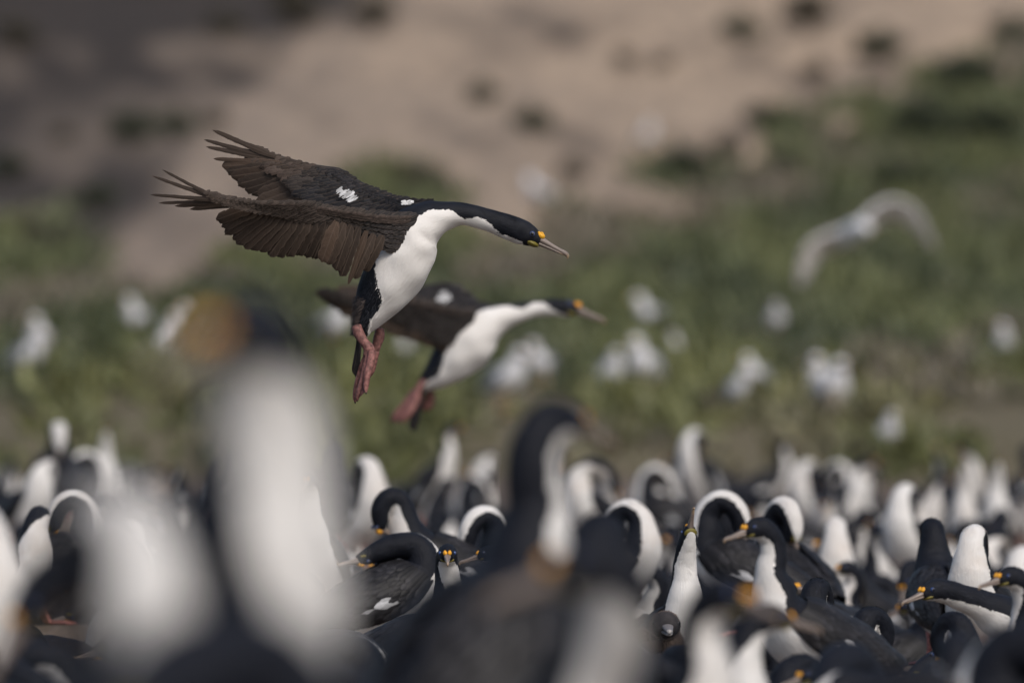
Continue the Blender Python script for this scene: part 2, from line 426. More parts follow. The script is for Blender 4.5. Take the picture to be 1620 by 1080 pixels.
H = 20.0
near = dict(
    lead=[(652, 342, -.045), (610, 341, -.07), (557, 335, -.10), (500, 326, -.13), (466, 321, -.16), (414, 321, -.19), (350, 313, -.22), (322, 306, -.24)],
    cov=[(634, 400, -.055), (612, 398, -.06), (560, 385, -.07), (512, 373, -.10), (478, 359, -.12), (445, 345, -.15), (385, 333, -.20), (330, 319, -.23)],
    arm=(.045, .033, .028), light=.12, tone=.8, rows=8, per=60, rake=.9, clen=30, nle=110, leu=.62,
    covc=lambda u, f: (.022, .019, .019) if u < .22 + .1 * f else (.022 + .026 * u, .018 + .017 * u, .016 + .012 * u), tips=[])
T_ = near['tips']
for tx, ty, bx, by, wd, pt_, bend in [
        (254, 273, 345, 314, 6, True, -5), (238, 285, 350, 315, 7, True, -7), (237, 311, 352, 316, 7, True, -3), (250, 323, 360, 318, 7, True, -2),
        (276, 326, 372, 320, 8, True, 0), (300, 329, 385, 322, 9, True, 2), (341, 345, 410, 324, 13, False, 3),
        (349, 356, 418, 326, 13, False, 3), (354, 366, 425, 327, 13, False, 3), (366, 375, 432, 329, 13, False, 3), (372, 384, 440, 331, 13, False, 3), (384, 389, 448, 333, 13, False, 3),
        (396, 394, 455, 335, 14, False, 2), (410, 397, 464, 336, 14, False, 2), (424, 403, 473, 338, 14, False, 2), (437, 405, 482, 340, 14, False, 2), (452, 405, 492, 342, 14, False, 2),
        (467, 403, 502, 344, 14, False, 2), (481, 405, 512, 346, 14, False, 2), (495, 408, 522, 348, 14, False, 2), (507, 414, 533, 350, 14, False, 2), (518, 418, 545, 352, 14, False, 1),
        (531, 428, 556, 356, 13, False, 0), (540, 437, 568, 360, 12, False, 0), (551, 450, 580, 365, 11, True, 0), (560, 440, 592, 370, 12, False, 0), (576, 428, 606, 372, 13, False, 0)]:
    f = (650 - bx) / 330
    T_.append(((tx, ty, -.04 - .17 * f), (bx, by, -.05 - .19 * f), wd, pt_, bend))
far = dict(
    lead=[(668, 322, .03), (640, 320, .05), (609, 309, .10), (570, 292, .14), (539, 271, .17), (513, 266, .19), (479, 259, .21), (427, 243, .24), (400, 233, .25)],
    cov=[(655, 345, .03), (620, 350, .06), (580, 345, .09), (520, 335, .12), (480, 322, .15), (455, 303, .17), (440, 285, .19), (405, 262, .22), (385, 250, .24)],
    arm=(.028, .027, .030), light=.45, tone=.9, rows=8, per=34, rake=.6, clen=34, nle=60, leu=.62,
    covc=lambda u, f: (.020, .0195, .022) if u < .6 else ((.034, .028, .026) if u < .72 else (.056, .041, .034)), tips=[],
    white=[(556, 306, .108, 16, 6, 60)])
T_ = far['tips']
for tx, ty, bx, by, wd, pt_, bend in [
        (334, 209, 436, 248, 10, True, -4), (322, 226, 432, 250, 9, True, -5), (325, 236, 434, 252, 9, True, -4), (337, 255, 440, 256, 9, True, -4), (351, 264, 446, 259, 13, False, -2),
        (358, 272, 452, 262, 14, False, -2), (366, 281, 460, 265, 15, False, -2), (376, 291, 468, 268, 15, False, 0), (387, 300, 476, 272, 15, False, 0), (398, 306, 484, 276, 15, False, 0),
        (408, 309, 493, 280, 16, False, 0), (404, 322, 502, 285, 16, False, 0), (408, 334, 512, 290, 16, False, 0), (424, 340, 522, 295, 16, False, 0), (440, 345, 532, 300, 16, False, 0),
        (460, 350, 545, 305, 17, False, 0), (480, 354, 560, 310, 17, False, 0), (505, 357, 575, 315, 17, False, 0), (530, 360, 590, 320, 17, False, 0)]:
    f = (640 - bx) / 220
    T_.append(((tx, ty, .08 + .17 * f), (bx, by, .05 + .16 * f), wd, pt_, bend))
hero_nodes = [(566, 534, 5, 7), (573, 519, 15, 16), (590, 489, 31, 30), (610, 455, 44, 44), (631, 417, 50.5, 52), (646, 386, 48.5, 52), (660, 364, 42, 47), (680, 350, 33, 38), (705, 341.5, 23.5, 28), (732, 338.5, 18, 21),
              (768, 347, 17.5, 17), (800, 358, 19.5, 17), (822, 366, 20, 18), (838, 373, 17, 15.5), (848, 378, 12, 11.5), (854, 381, 8.5, 9)]
hero_poly = [(829, 393), (826, 382), (795, 371), (779, 358), (766, 347), (753, 343), (735, 346), (727, 341), (712, 333), (688, 332), (675, 334), (665, 341), (650, 345), (611, 347), (600, 370),
             (598, 394), (593, 425), (598, 451), (604, 471), (598, 492), (585, 506), (579, 545), (640, 560), (740, 460), (760, 400), (800, 400), (829, 404)]
hero_legs = [
    dict(shank=[((601, 520, .03), 7, 7), ((600, 532, .03), 8.5, 8), ((596, 545, .03), 7.5, 7), ((592, 560, .03), 6, 6)],
         toes=[[(592, 556, .03), (588, 566, .035), (584, 576, .04), (580, 586, .045), (578, 592, .05)], [(594, 556, .03), (592, 566, .03), (590, 578, .03), (587, 590, .03), (586, 596, .03)]]),
    dict(shank=[((564, 516, -.03), 8, 8), ((568, 528, -.035), 8.5, 8), ((577, 542, -.04), 7.2, 7), ((584, 553, -.04), 9, 8.5), ((582, 563, -.04), 8, 8)],
         toes=[[(584, 557, -.035), (575, 578, -.03), (567, 602, -.025), (562, 626, -.02), (562, 638, -.02)], [(586, 557, -.045), (580, 578, -.05), (574, 602, -.055), (566, 625, -.06), (565, 635, -.06)],
               [(588, 556, -.05), (586, 574, -.06), (581, 592, -.07), (579, 612, -.075), (579, 623, -.08)]])]
hero = flying('cormorant', H, hero_nodes, hero_poly, (45, 21), near, far, [(648, 319, -.02, 7, 2.5, 14)], hero_legs, ((570, 512), (564, 598), .03, 3), True, (640, 400))
tag(hero, 'sharply focused cormorant flying to land with wings swept back and feet dangling', 'cormorant', 'cormorants in flight')

D2 = 25.2
near2 = dict(
    lead=[(752, 492, -.05), (720, 489, -.08), (680, 480, -.11), (630, 472, -.14), (580, 466, -.17), (530, 464, -.20), (500, 463, -.22)],
    cov=[(712, 545, -.05), (695, 548, -.06), (668, 535, -.08), (625, 515, -.11), (590, 500, -.14), (550, 485, -.18), (505, 472, -.21)],
    arm=(.040, .031, .028), light=.25, tone=.85, rows=6, per=30, rake=.35, clen=26, nle=30, covc=lambda u, f: (.020, .018, .018), tips=[])
for i in range(22):
    u = i / 21; tx = 498 + 197 * u; ty = 464 + 90 * u ** .75; bx = 560 + 155 * u; by = 468 + 40 * u
    near2['tips'].append(((tx, ty, -.21 + .16 * u), (bx, by, -.2 + .15 * u), 15, i < 4, 2))
far2 = dict(
    lead=[(765, 489, .03), (742, 478, .07), (722, 455, .12), (700, 450, .16), (660, 456, .20), (620, 458, .24), (590, 460, .26)],
    cov=[(750, 500, .03), (720, 505, .06), (690, 500, .09), (660, 498, .13), (630, 490, .17), (600, 482, .21), (580, 470, .25)],
    arm=(.03, .029, .032), light=.2, tone=.9, rows=6, per=24, rake=.5, clen=30, nle=25, covc=lambda u, f: (.024, .024, .028), tips=[], white=[(706, 471, .09, 10, 12, 70)])
for i in range(16):
    u = i / 15; far2['tips'].append(((530 + 150 * u, 455 + 55 * u, .25 - .2 * u), (600 + 110 * u, 460 + 25 * u, .22 - .17 * u), 15, i < 4, 0))
n2 = [(665, 618, 5, 6), (676, 605, 15, 16), (697, 588, 27, 28), (720, 566, 37, 38), (742, 541, 42, 43), (762, 519, 36, 38), (790, 503, 23, 26), (820, 495, 15.5, 18), (850, 488, 13, 14), (880, 486, 14, 14), (900, 488, 14, 14), (913, 490, 9.5, 10)]
p2 = [(903, 512), (900, 500), (880, 492), (862, 480), (846, 478), (830, 488), (800, 484), (765, 489), (748, 497), (733, 512), (722, 530), (708, 545), (700, 575), (696, 592), (672, 606), (660, 640), (760, 640), (860, 540), (905, 515)]
l2 = [dict(shank=[((676, 606, .03), 6, 6), ((680, 616, .03), 6, 6), ((680, 626, .03), 5, 5)], toes=[[(680, 622, .03), (678, 632, .03), (674, 640, .03), (670, 646, .03), (668, 650, .03)], [(682, 622, .03), (682, 632, .03), (680, 640, .03), (677, 646, .03), (675, 650, .03)]]),
      dict(shank=[((670, 602, -.03), 5.5, 5.5), ((664, 612, -.035), 6, 6), ((657, 624, -.04), 6, 6)],
           toes=[[(657, 620, -.03), (646, 634, -.03), (634, 648, -.03), (624, 660, -.03), (619, 668, -.03)], [(659, 622, -.04), (649, 640, -.05), (640, 652, -.05), (631, 663, -.05), (626, 669, -.05)], [(661, 624, -.05), (655, 640, -.06), (646, 654, -.07), (638, 664, -.07), (634, 669, -.07)]])]
b2 = flying('cormorant', D2, n2, p2, (38, 14), near2, far2, [], l2, ((672, 606), (655, 684), .05, 6), False, (740, 540))
tag(b2, 'slightly blurred cormorant flying below and behind the sharp one, red feet trailing', 'cormorant', 'cormorants in flight')

# ------------------------------------------------------------------ colony cormorants: poses
# node: x, y, z, rh, rw, psi, w
def sit_body(dz=0.0):
    return [(-.190, 0, .105 + dz, .016, .022, 0, .7), (-.150, 0, .115 + dz, .040, .046, 0, .8), (-.085, 0, .135 + dz, .064, .072, 0, .9), (0, 0, .160 + dz, .078, .086, 0, 1.0), (.070, 0, .195 + dz, .076, .082, 0, 1.25), (.115, 0, .240 + dz, .056, .062, 0, 1.3)]
def stand_body():
    return [(-.135, 0, .105, .018, .022, 0, .7), (-.120, 0, .150, .044, .048, 0, .8), (-.080, 0, .215, .068, .072, 0, .95), (-.030, 0, .290, .080, .085, 0, 1.1), (.020, 0, .360, .074, .080, 0, 1.25), (.048, 0, .415, .054, .058, 0, 1.3)]
def sh(nodes, dx, dz): return [(a + dx, b, c + dz, h, w_, p, q) for a, b, c, h, w_, p, q in nodes]
N_UP = [(0.13, 0, 0.285, 0.048, 0.05, 0, 1.5), (0.138, 0, 0.33, 0.038, 0.039, 0, 1.25), (0.132, 0, 0.368, 0.032, 0.033, 0, 1.15), (0.138, 0, 0.402, 0.029, 0.03, 0, 1.0), (0.162, 0, 0.424, 0.028, 0.027, 0, 0.8), (0.192, 0, 0.422, 0.02, 0.019, 0, 0.6), (0.206, 0, 0.418, 0.012, 0.013, 0, 0.4)]
N_BACK = [(.118, 0, .282, .049, .053, 0, 1.3), (.112, 0, .328, .040, .042, 0, 1.2), (.086, 0, .358, .035, .037, 0, 1.15), (.050, 0, .355, .032, .033, 0, 1.1), (.026, 0, .325, .030, .029, 0, 1.0), (.018, 0, .292, .024, .023, 0, .7), (.014, 0, .270, .013, .014, 0, .4)]
N_BREAST = [(.138, 0, .282, .047, .050, 0, 1.4), (.146, 0, .328, .038, .040, 0, 1.2), (.162, 0, .358, .033, .034, 0, 1.1), (.190, 0, .357, .031, .031, 0, .95), (.207, 0, .328, .029, .028, 0, .8), (.208, 0, .299, .022, .021, 0, .6), (.205, 0, .281, .013, .013, 0, .4)]
N_SLEEP = [(.120, 0, .270, .048, .052, 0, .9), (.100, .004, .300, .041, .044, 0, .2), (.060, .010, .305, .035, .037, 0, -.4), (.018, .014, .294, .031, .031, 0, -.4), (-.018, .014, .280, .023, .023, 0, -.4), (-.045, .012, .268, .014, .014, 0, -.4)]
N_REACH = [(0.155, 0, 0.262, 0.047, 0.049, 0, 1.5), (0.198, 0, 0.283, 0.037, 0.038, 0, 1.3), (0.24, 0, 0.297, 0.032, 0.032, 0, 1.2), (0.278, 0, 0.31, 0.029, 0.028, 0, 1.0), (0.31, 0, 0.316, 0.027, 0.025, 0, 0.8), (0.336, 0, 0.311, 0.019, 0.018, 0, 0.6), (0.349, 0, 0.307, 0.012, 0.013, 0, 0.4)]
N_SKY = [(0.128, 0, 0.285, 0.047, 0.05, 0, 1.6), (0.125, 0, 0.335, 0.038, 0.039, 0, 1.4), (0.126, 0, 0.376, 0.033, 0.033, 0, 1.3), (0.136, 0, 0.412, 0.03, 0.029, 0, 1.1), (0.15, 0, 0.44, 0.026, 0.025, 0, 0.85), (0.162, 0, 0.462, 0.018, 0.018, 0, 0.6), (0.168, 0, 0.474, 0.012, 0.012, 0, 0.4)]
N_TURN = [(0.13, 0, 0.285, 0.047, 0.05, 0, 1.5), (0.13, 0, 0.33, 0.038, 0.039, 0.2, 1.35), (0.128, 0.006, 0.367, 0.032, 0.033, 0.7, 1.2), (0.13, 0.02, 0.4, 0.029, 0.029, 1.2, 1.0), (0.138, 0.046, 0.416, 0.027, 0.026, 1.35, 0.8), (0.143, 0.072, 0.413, 0.019, 0.018, 1.35, 0.6), (0.146, 0.085, 0.41, 0.012, 0.013, 1.35, 0.4)]
N_TURNR = [(a, -b, c, h, w_, -p, q) for a, b, c, h, w_, p, q in N_TURN]
N_SIDE = [(0.125, 0, 0.29, 0.047, 0.05, 0, 1.75), (0.118, 0.01, 0.336, 0.038, 0.039, 0.8, 1.65), (0.1, 0.04, 0.364, 0.033, 0.034, 1.7, 1.55), (0.07, 0.07, 0.352, 0.031, 0.031, 2.2, 1.5), (0.046, 0.09, 0.318, 0.028, 0.027, 2.3, 1.2), (0.036, 0.098, 0.287, 0.021, 0.021, 2.3, 0.9), (0.031, 0.101, 0.268, 0.012, 0.013, 2.3, 0.5)]
N_DROOP = [(0.145, 0, 0.28, 0.047, 0.049, 0, 1.5), (0.168, 0, 0.325, 0.038, 0.039, 0, 1.3), (0.195, 0, 0.353, 0.032, 0.033, 0, 1.2), (0.228, 0, 0.358, 0.03, 0.029, 0, 1.0), (0.257, 0, 0.341, 0.027, 0.026, 0, 0.8), (0.275, 0, 0.321, 0.02, 0.019, 0, 0.6), (0.283, 0, 0.309, 0.012, 0.013, 0, 0.4)]
SD = (-.067, .12)                                   # from the sitting neck base to the standing one
def front_body(): return [(a, b, c, h * .9, w_ * .75, p, q - .12) for a, b, c, h, w_, p, q in stand_body()]
N_FRONT = [(a - .067, b, c + .175, h, w_, p, q) for a, b, c, h, w_, p, q in [(.112, 0, .285, .047, .050, 0, 1.3), (.118, -.002, .330, .038, .039, -.3, 1.25), (.120, -.008, .367, .033, .034, -.9, 1.15), (.121, -.018, .400, .031, .031, -1.5, .9), (.119, -.036, .416, .029, .028, -1.75, .65), (.114, -.060, .412, .020, .019, -1.8, .5), (.111, -.073, .408, .012, .013, -1.8, .4)]]
def broad_body(): return [(a * 1.1, b, c, h * 1.2, w_ * 1.3, p, q - .3) for a, b, c, h, w_, p, q in stand_body()]
def lean_body(): return [(a - .065, b, c, h * .9, w_ * .9, p, q) for a, b, c, h, w_, p, q in sit_body()]
N_LOOK = [(.088, 0, .285, .042, .043, 0, 1.2), (.118, -.002, .330, .034, .035, -.3, 1.15), (.146, -.008, .367, .031, .031, -1.0, 1.1), (.158, -.018, .400, .031, .031, -1.7, .9), (.150, -.034, .416, .029, .028, -2.1, .65), (.136, -.056, .412, .020, .019, -2.2, .5), (.129, -.066, .408, .012, .013, -2.2, .4)]
N_FRONTB = [(a - .067, b, c + .175, h, w_, p, q) for a, b, c, h, w_, p, q in N_BACK]
POSES = {
    'look_back': (lean_body, N_LOOK), 'broad_up': (broad_body, [q[:6] + (q[6] + .45,) for q in sh(N_UP, -.067, .175)]), 'front_turnr': (front_body, N_FRONT), 'front_back': (front_body, N_FRONTB),
    'sit_turnr': (sit_body, N_TURNR), 'stand_turnr': (stand_body, sh(N_TURNR, -.067, .175)),
    'sit_up': (sit_body, N_UP), 'sit_back': (sit_body, N_BACK), 'sit_breast': (sit_body, N_BREAST), 'sit_sleep': (sit_body, N_SLEEP), 'sit_reach': (sit_body, N_REACH),
    'sit_sky': (sit_body, N_SKY), 'sit_turn': (sit_body, N_TURN), 'sit_side': (sit_body, N_SIDE), 'sit_droop': (sit_body, N_DROOP),
    'stand_up': (stand_body, sh(N_UP, -.067, .175)), 'stand_turn': (stand_body, sh(N_TURN, -.067, .175)), 'stand_back': (stand_body, sh(N_BACK, -.067, .175)), 'stand_breast': (stand_body, sh(N_BREAST, -.067, .175))}
HEADT = {'sit_breast': (-.85, -.5), 'stand_breast': (-.85, -.5), 'sit_sleep': (-.95, -.2)}

def colony_bird(pose, fine=True, var=0):
    bf, neck = POSES[pose]; neck = [list(q) for q in neck]; rv = random.Random(var * 77 + len(pose) * 5 + ord(pose[-1]))
    if var:
        dx, dy, dz = (rv.random() - .5) * .05, (rv.random() - .5) * .06, (rv.random() - .6) * .05; ws = .7 + .35 * rv.random()
        for i, q in enumerate(neck):
            k = (0, .35, .8, 1, 1, 1, 1)[i]; q[0] += dx * k + (rv.random() - .5) * .007; q[1] += dy * k; q[2] += dz * k + (rv.random() - .5) * .006; q[6] *= ws
            if i < 4: q[3] *= .92 + .2 * rv.random(); q[4] *= .92 + .2 * rv.random()
    if not pose.startswith('front'):
        for q in neck[1:5]: q[3] *= .93; q[4] *= .91
    nodes = bf() + [tuple(q) for q in neck]; L = Loft(nodes); nb = 6
    root = empty('cormorant')
    mb = MB(); L.mesh(mb, 96 if fine else 60, 36 if fine else 24)
    plume(mb, L, 3200, .010, None, (1.0, None), .0014, .17, len(pose))
    mb.build('body', M_PLUM, root)
    v, T, up, lat = L.frame(L.N - 1)
    if pose in HEADT:
        T = nrm(np.array([HEADT[pose][0], 0, HEADT[pose][1]])); up = np.cross(T, lat)
    head_kit(root, v[:3], T, up, lat, 1.0, .35, fine)
    for sg in (-1, 1):                               # folded wing: shell plus overlapping feather rows
        mb = MB(); r2 = random.Random(5)
        def th_(a): return a * sg if sg > 0 else 2 * math.pi + a * sg
        base = mb.n(); nA, nB = 16, 9
        for i in range(nA + 1):
            u = i / nA; t = 4.75 - 4.35 * u
            lo = 1.08 + .25 * abs(u - .4) + .5 * max(0, u - .6); hi = 3.02
            for j in range(nB + 1):
                k = j / nB; off = .008 * math.sin(math.pi * min(1, u * 1.3 + .06) * .55) * math.sin(math.pi * (.08 + .84 * k)) ** .4 - .002
                mb.vert(L.P(t, th_(lo + (hi - lo) * k), off), 0, (.010, .0098, .0115), (.5, .5, .5))
        for i in range(nA):
            for j in range(nB):
                a = base + i * (nB + 1) + j; q = (a, a + 1, a + nB + 2, a + nB + 1); mb.f.append(q)
        for i in range(15):
            u = 1 - (i + .5) / 15; t = 4.7 - 3.9 * u
            for j in range(11):
                k = (j + .5 * (i % 2) + .25) / 11
                lo = 1.12 + .25 * abs(u - .4) + .5 * max(0, u - .6); a = lo + (3.0 - lo) * k
                ln = .62 + .25 * r2.random() + (.7 * u if k > .35 else .1)
                t2 = t - ln; k2 = a + .10 * (1 if a < 2.3 else 0) * u
                p0 = L.P(min(t + .25, 4.9), th_(a), .006); p1 = L.P(max(t2, .02), th_(k2), .010 + .003 * r2.random())
                if t2 < .02: p1 = p1 + np.array([-1, 0, -.2 if bf().__len__() and bf()[0][0] < -.15 else -1.0]) * .025 * (-t2)
                nv = nrm(L.P(t, th_(a), .03) - L.P(t, th_(a), 0))
                k_ = .8 + .5 * r2.random(); c = (.0125 * k_, .012 * k_, .0135 * k_); tc = tuple(x * 1.7 for x in c)
                if 1.5 < a < 1.85 and 8 <= i <= 11 and r2.random() < .55: c = (.40, .40, .41); tc = c
                feather(mb, p0, p1, nv, .020 if fine else .022, c, 0, .0015, False, .05, 6 if fine else 4, r2, .2, tc)
        mb.build('wing', M_BACK, root)
    mb = MB(); p = L.a[0, :3]
    dr = np.array([-.96, 0, -.28]) if bf().__len__() and bf()[0][0] < -.15 else np.array([-.45, 0, -.89])
    ln = .13 if bf().__len__() and bf()[0][0] < -.15 else .105
    for k in range(9):
        a = (k - 4) / 4; e = p + dr * ln * (1 - .12 * abs(a)) + np.array([0, a * .05, 0])
        feather(mb, p - dr * .03 + np.array([0, a * .012, .004 * (1 - abs(a))]), e, np.cross(dr, [0, -1, 0]) * 1.0, .018, (.020, .019, .020), 0, .002, False, .05, 7)
    mb.build('tail', M_BACK, root)
    for sg in (-1, 1):
        mb = MB(); x0 = .0 if bf().__len__() and bf()[0][0] < -.15 else -.055; zt = .10 if bf().__len__() and bf()[0][0] < -.15 else .16
        Loft([(x0 - .01, .042 * sg, zt, .014, .014, 0, 0), (x0 - .02, .045 * sg, zt * .55, .009, .009, 0, 0), (x0 - .005, .048 * sg, .016, .008, .008, 0, 0), (x0 + .004, .048 * sg, .008, .007, .009, 0, 0)]).mesh(mb, 10, 8, None, lambda t, th: (.40, .16, .14))
        lg = mb.build('leg', M_SKIN, root)
        mb = MB(); toes = []
        for q, an in enumerate((-.45, -.12, .22, .6)):
            l_ = (.055, .075, .080, .070)[q]; d = np.array([math.cos(an * sg), math.sin(an * sg), 0]); b = np.array([x0, .048 * sg, .008])
            toes.append((b, b + d * l_)); Loft([(*(b + d * l_ * f + np.array([0, 0, z])), r_, r_, 0, 0) for f, z, r_ in ((0, 0, .007), (.5, .0, .0055), (.93, -.003, .004), (1.05, -.006, .0012))]).mesh(mb, 6, 6, None, lambda t, th: (.36, .15, .13))
        for (b, e1), (_, e2) in zip(toes[:-1], toes[1:]):
            i0 = mb.n(); mb.vert(b - [0, 0, .002], 0, (.25, .09, .08)); mb.vert(e1 * .95 + b * .05 - [0, 0, .004], 0, (.25, .09, .08)); mb.vert((e1 + e2) * .46 + b * .08 - [0, 0, .003], 0, (.25, .09, .08)); mb.vert(e2 * .95 + b * .05 - [0, 0, .004], 0, (.25, .09, .08)); mb.f += [(i0, i0 + 1, i0 + 2), (i0, i0 + 2, i0 + 3)]
        mb.build('foot', M_SKIN, lg)
    ys = max(nd[2] + nd[3] for nd in nodes)
    hd = L.a[int(np.argmax(L.a[:, 2] + L.a[:, 3])), :3]
    return root, ys, hd
PROTO = {}
BIRDS = []                                          # (object, x, y, foot z, scale, pose, px, py, D, landmark flag)
def place(pose, px, py, D, yaw, scale=1.0, label=None, tilt=0.0, var=0):
    """px, py = where the anchor (highest point / head) of the bird stands in the photograph at distance D"""
    yaw = R(yaw)
    pk = (pose, var)
    if pk not in PROTO: PROTO[pk] = [*colony_bird(pose, True, var), False]
    pr, top, hd, used = PROTO[pk]
    if used: o = copy_tree(pr)
    else: o = pr; PROTO[pk][3] = True
    P = W(px, py, D)
    hx, hy = hd[0] * scale, hd[1] * scale
    ox = hx * math.cos(yaw) - hy * math.sin(yaw); oy = hx * math.sin(yaw) + hy * math.cos(yaw)
    fz = P[2] - top * scale
    o.location = (P[0] - ox, P[1] - oy, fz); o.rotation_euler = (0, R(tilt), yaw); o.scale = (scale,) * 3
    BIRDS.append([o, P[0] - ox, P[1] - oy, fz, scale, pose, px, py, D, label])
    return o

# ------------------------------------------------------------------ the colony, nearest birds first
LM = [  # pose, px, py, D, yaw, scale, label
 ('front_turnr', 388, 450, 7.3, -22, 1.2, 'huge out of focus cormorant at front left with broad white breast and orange bill knob'),
 ('front_back', 190, 775, 6.8, -50, 0.7, 'very blurred pale cormorant breast at lower left, beside the huge one with orange bill knob'),
 ('sit_sleep', 400, 960, 6.6, 60, 1.15, 'blurred dark back of a crouching cormorant at the bottom below the huge white breasted one'),
 ('sit_back', -62, 770, 14.5, -30, 1.15, 'white breast of a cormorant cut off by the left edge of the picture'),
 ('sit_droop', 112, 868, 11.5, -158, 1.1, 'dark blue-black cormorant with drooping head and orange knob in the lower left corner'),
 ('broad_up', 872, 632, 12.6, 42, 1.12, 'tall dark cormorant seen from behind, black neck rising highest in the middle'),
 ('look_back', 945, 842, 9.3, -40, 1.15, 'blurred cormorant facing left with orange knob, in front of the tall dark one'),
 ('sit_breast', 948, 812, 14.2, 75, 1.2, 'round black back directly right of the tall dark cormorant'),
 ('sit_up', 1140, 912, 12.6, -42, 1.0, 'blurred cormorant right of the chick, head to the right, white neck sloping down'),
 ('sit_turn', 1215, 955, 15.5, -60, 0.9, 'cormorant with a thin curved white neck strip at the bottom right of the chick'),
 ('sit_sky', 1092, 826, 20.3, -72, 0.783, 'cormorant pointing its bill up to the sky just above the brown chick, crisp white throat'),
 ('sit_turnr', 708, 860, 20.0, -12, 0.817, 'cormorant looking straight at the camera with two orange knobs left of the tall dark one'),
 ('sit_up', 782, 862, 20.7, 178, 0.731, 'cormorant facing left whose bill crosses behind the one looking at the camera'),
 ('sit_reach', 1482, 915, 19.2, 212, 0.86, 'cormorant at lower right stretching its grey bill up to the left with visible eye'),
 ('sit_breast', 1515, 968, 19.0, 150, 0.774, 'black headed cormorant tucked under the one stretching its grey bill'),
 ('sit_back', 1540, 830, 20.8, -105, 0.795, 'cormorant with a straight bright white neck above the one stretching its grey bill'),
 ('sit_up', 1205, 818, 18.4, -150, 0.817, 'left facing cormorant with white crescent neck, right of the sky pointing one'),
 ('sit_back', 1000, 790, 23.0, -20, 0.795, 'cormorant with its white neck bent like a hook, just right of the tall dark one'),
 ('sit_back', 1135, 776, 22.5, 165, 0.827, 'cormorant with broad white arched neck above the sky pointing one'),
 ('sit_back', 1236, 786, 22.8, 120, 0.827, 'cormorant preening its back, white arch with a black ring inside, above the crescent necked one'),
 ('sit_back', 1322, 818, 25.6, -90, 0.827, 'cormorant with wide pinkish stained breast between the arched necks at right'),
 ('sit_back', 1430, 765, 28.2, -115, 0.827, 'cormorant with a large round white neck arch at right of the pinkish breast'),
 ('sit_breast', 1372, 960, 19.6, 30, 0.817, 'dark folded wing with a white bar at lower right, below the pinkish breast'),
 ('sit_sleep', 1345, 1015, 16.0, 75, 1.05, 'round black back cut by the bottom edge at lower right'),
 ('sit_droop', 1512, 1000, 14.5, -95, 0.95, 'black head with two orange knobs bent down at the bottom right'),
 ('sit_sleep', 1605, 985, 13.5, 160, 1.1, 'blurred dark back in the bottom right corner'),
 ('sit_turn', 1600, 895, 18.5, 140, 0.817, 'cormorant with small orange knob at the right edge above the corner'),
 ('sit_breast', 1475, 820, 21.5, 100, 0.795, 'black rounded cormorant back left of the straight white neck at right'),
 ('stand_back', 1096, 678, 36.0, -130, 0.699, 'cormorant standing tall at the back with a round white neck arch, under the grassy slope'),
 ('stand_up', 716, 668, 34.7, -25, 0.715, 'back row cormorant with black nape and white neck, below the lower flying bird'),
 ('sit_back', 93, 668, 33.4, 95, 0.827, 'cormorant at back left forming a black ring round a white spot'),
 ('sit_side', 72, 716, 30.8, -60, 0.827, 'cormorant at the left with white V shaped neck below the black ring'),
 ('sit_sky', 168, 674, 37.3, -80, 0.827, 'cream cormorant breast standing out at back left under the slope'),
 ('sit_back', 140, 712, 33.92, 20, 0.795, 'bent white neck between the black ring and the cream breast at back left'),
 ('sit_side', 62, 800, 22.0, -45, 0.795, 'curled white neck at the left above the drooping dark cormorant'),
 ('sit_back', 122, 776, 22.4, 10, 0.755, 'second curled white neck at the left, nearer the very blurred pale breast'),
 ('sit_breast', 525, 700, 26.9, 80, 0.827, 'dark rounded cormorant back to the right of the huge white breasted one'),
 ('sit_back', 582, 722, 28.2, -60, 0.827, 'white bent neck right of the dark rounded back behind the huge cormorant'),
 ('sit_breast', 628, 772, 22.2, -160, 0.827, 'cormorant with bowed black nape and white S neck, behind the camera facing one'),
 ('sit_sleep', 655, 842, 21.0, 20, 0.827, 'smooth dark back directly left behind the one looking at the camera'),
 ('sit_sleep', 562, 1003, 18.6, 25, 0.86, 'dark fluffy mound of a resting cormorant at the bottom, left of the middle'),
 ('sit_sleep', 1000, 1018, 19.2, 15, 0.86, 'dark back of the adult on whose nest the brown chick sits'),
 ('sit_side', 935, 722, 29.5, -120, 0.827, 'twisted white neck at the back, right next to the head of the tall dark cormorant'),
 ('sit_back', 1032, 735, 33.4, 170, 0.795, 'low white arched neck left of the one standing tall at the back'),
 ('sit_sky', 1523, 728, 33.4, -100, 0.827, 'white throat lifted up at the back right, left of a second lifted throat'),
 ('sit_sky', 1580, 722, 34.18, -80, 0.827, 'white throat lifted up at the back, closest to the right edge'),
 ('sit_turn', 1372, 722, 37.3, -100, 0.795, 'small white necked cormorant in the far row above the large round arch'),
 ('sit_back', 1330, 730, 38.08, -20, 0.795, 'bent white neck in the far row above the pinkish breast'),
 ('sit_back', 1275, 728, 36.52, -130, 0.827, 'cream bent neck in the far row left of the one above the pinkish breast'),
 ('sit_up', 486, 745, 23.2, -100, 0.795, 'white neck rising at the right shoulder of the huge blurred cormorant'),
 ('sit_back', 772, 800, 22.3, 30, 0.795, 'white and black preening neck above the two crossed bills'),
 ('sit_breast', 1290, 915, 20.2, 60, 0.8, 'dark cormorant body with a narrow white neck edge right of the thin curved strip'),
]
for ps, px, py, D, yaw, sc_, lb in LM:
    place(ps, px, py, D, yaw, sc_, lb)

GZ = np.array([(-15, .42), (5, .38), (7, .36), (9.3, .25), (13, .19), (16, .11), (20, 0), (24, -.03), (30, -.05), (36, -.02), (42.5, .02), (44, .16), (46, .42), (50, .60), (58, .80), (68, 1.10), (84, 1.65), (104, 2.6), (130, 4.2), (160, 6.8), (210, 13), (330, 34)])
def gz(D): return np.interp(D, GZ[:, 0], GZ[:, 1])

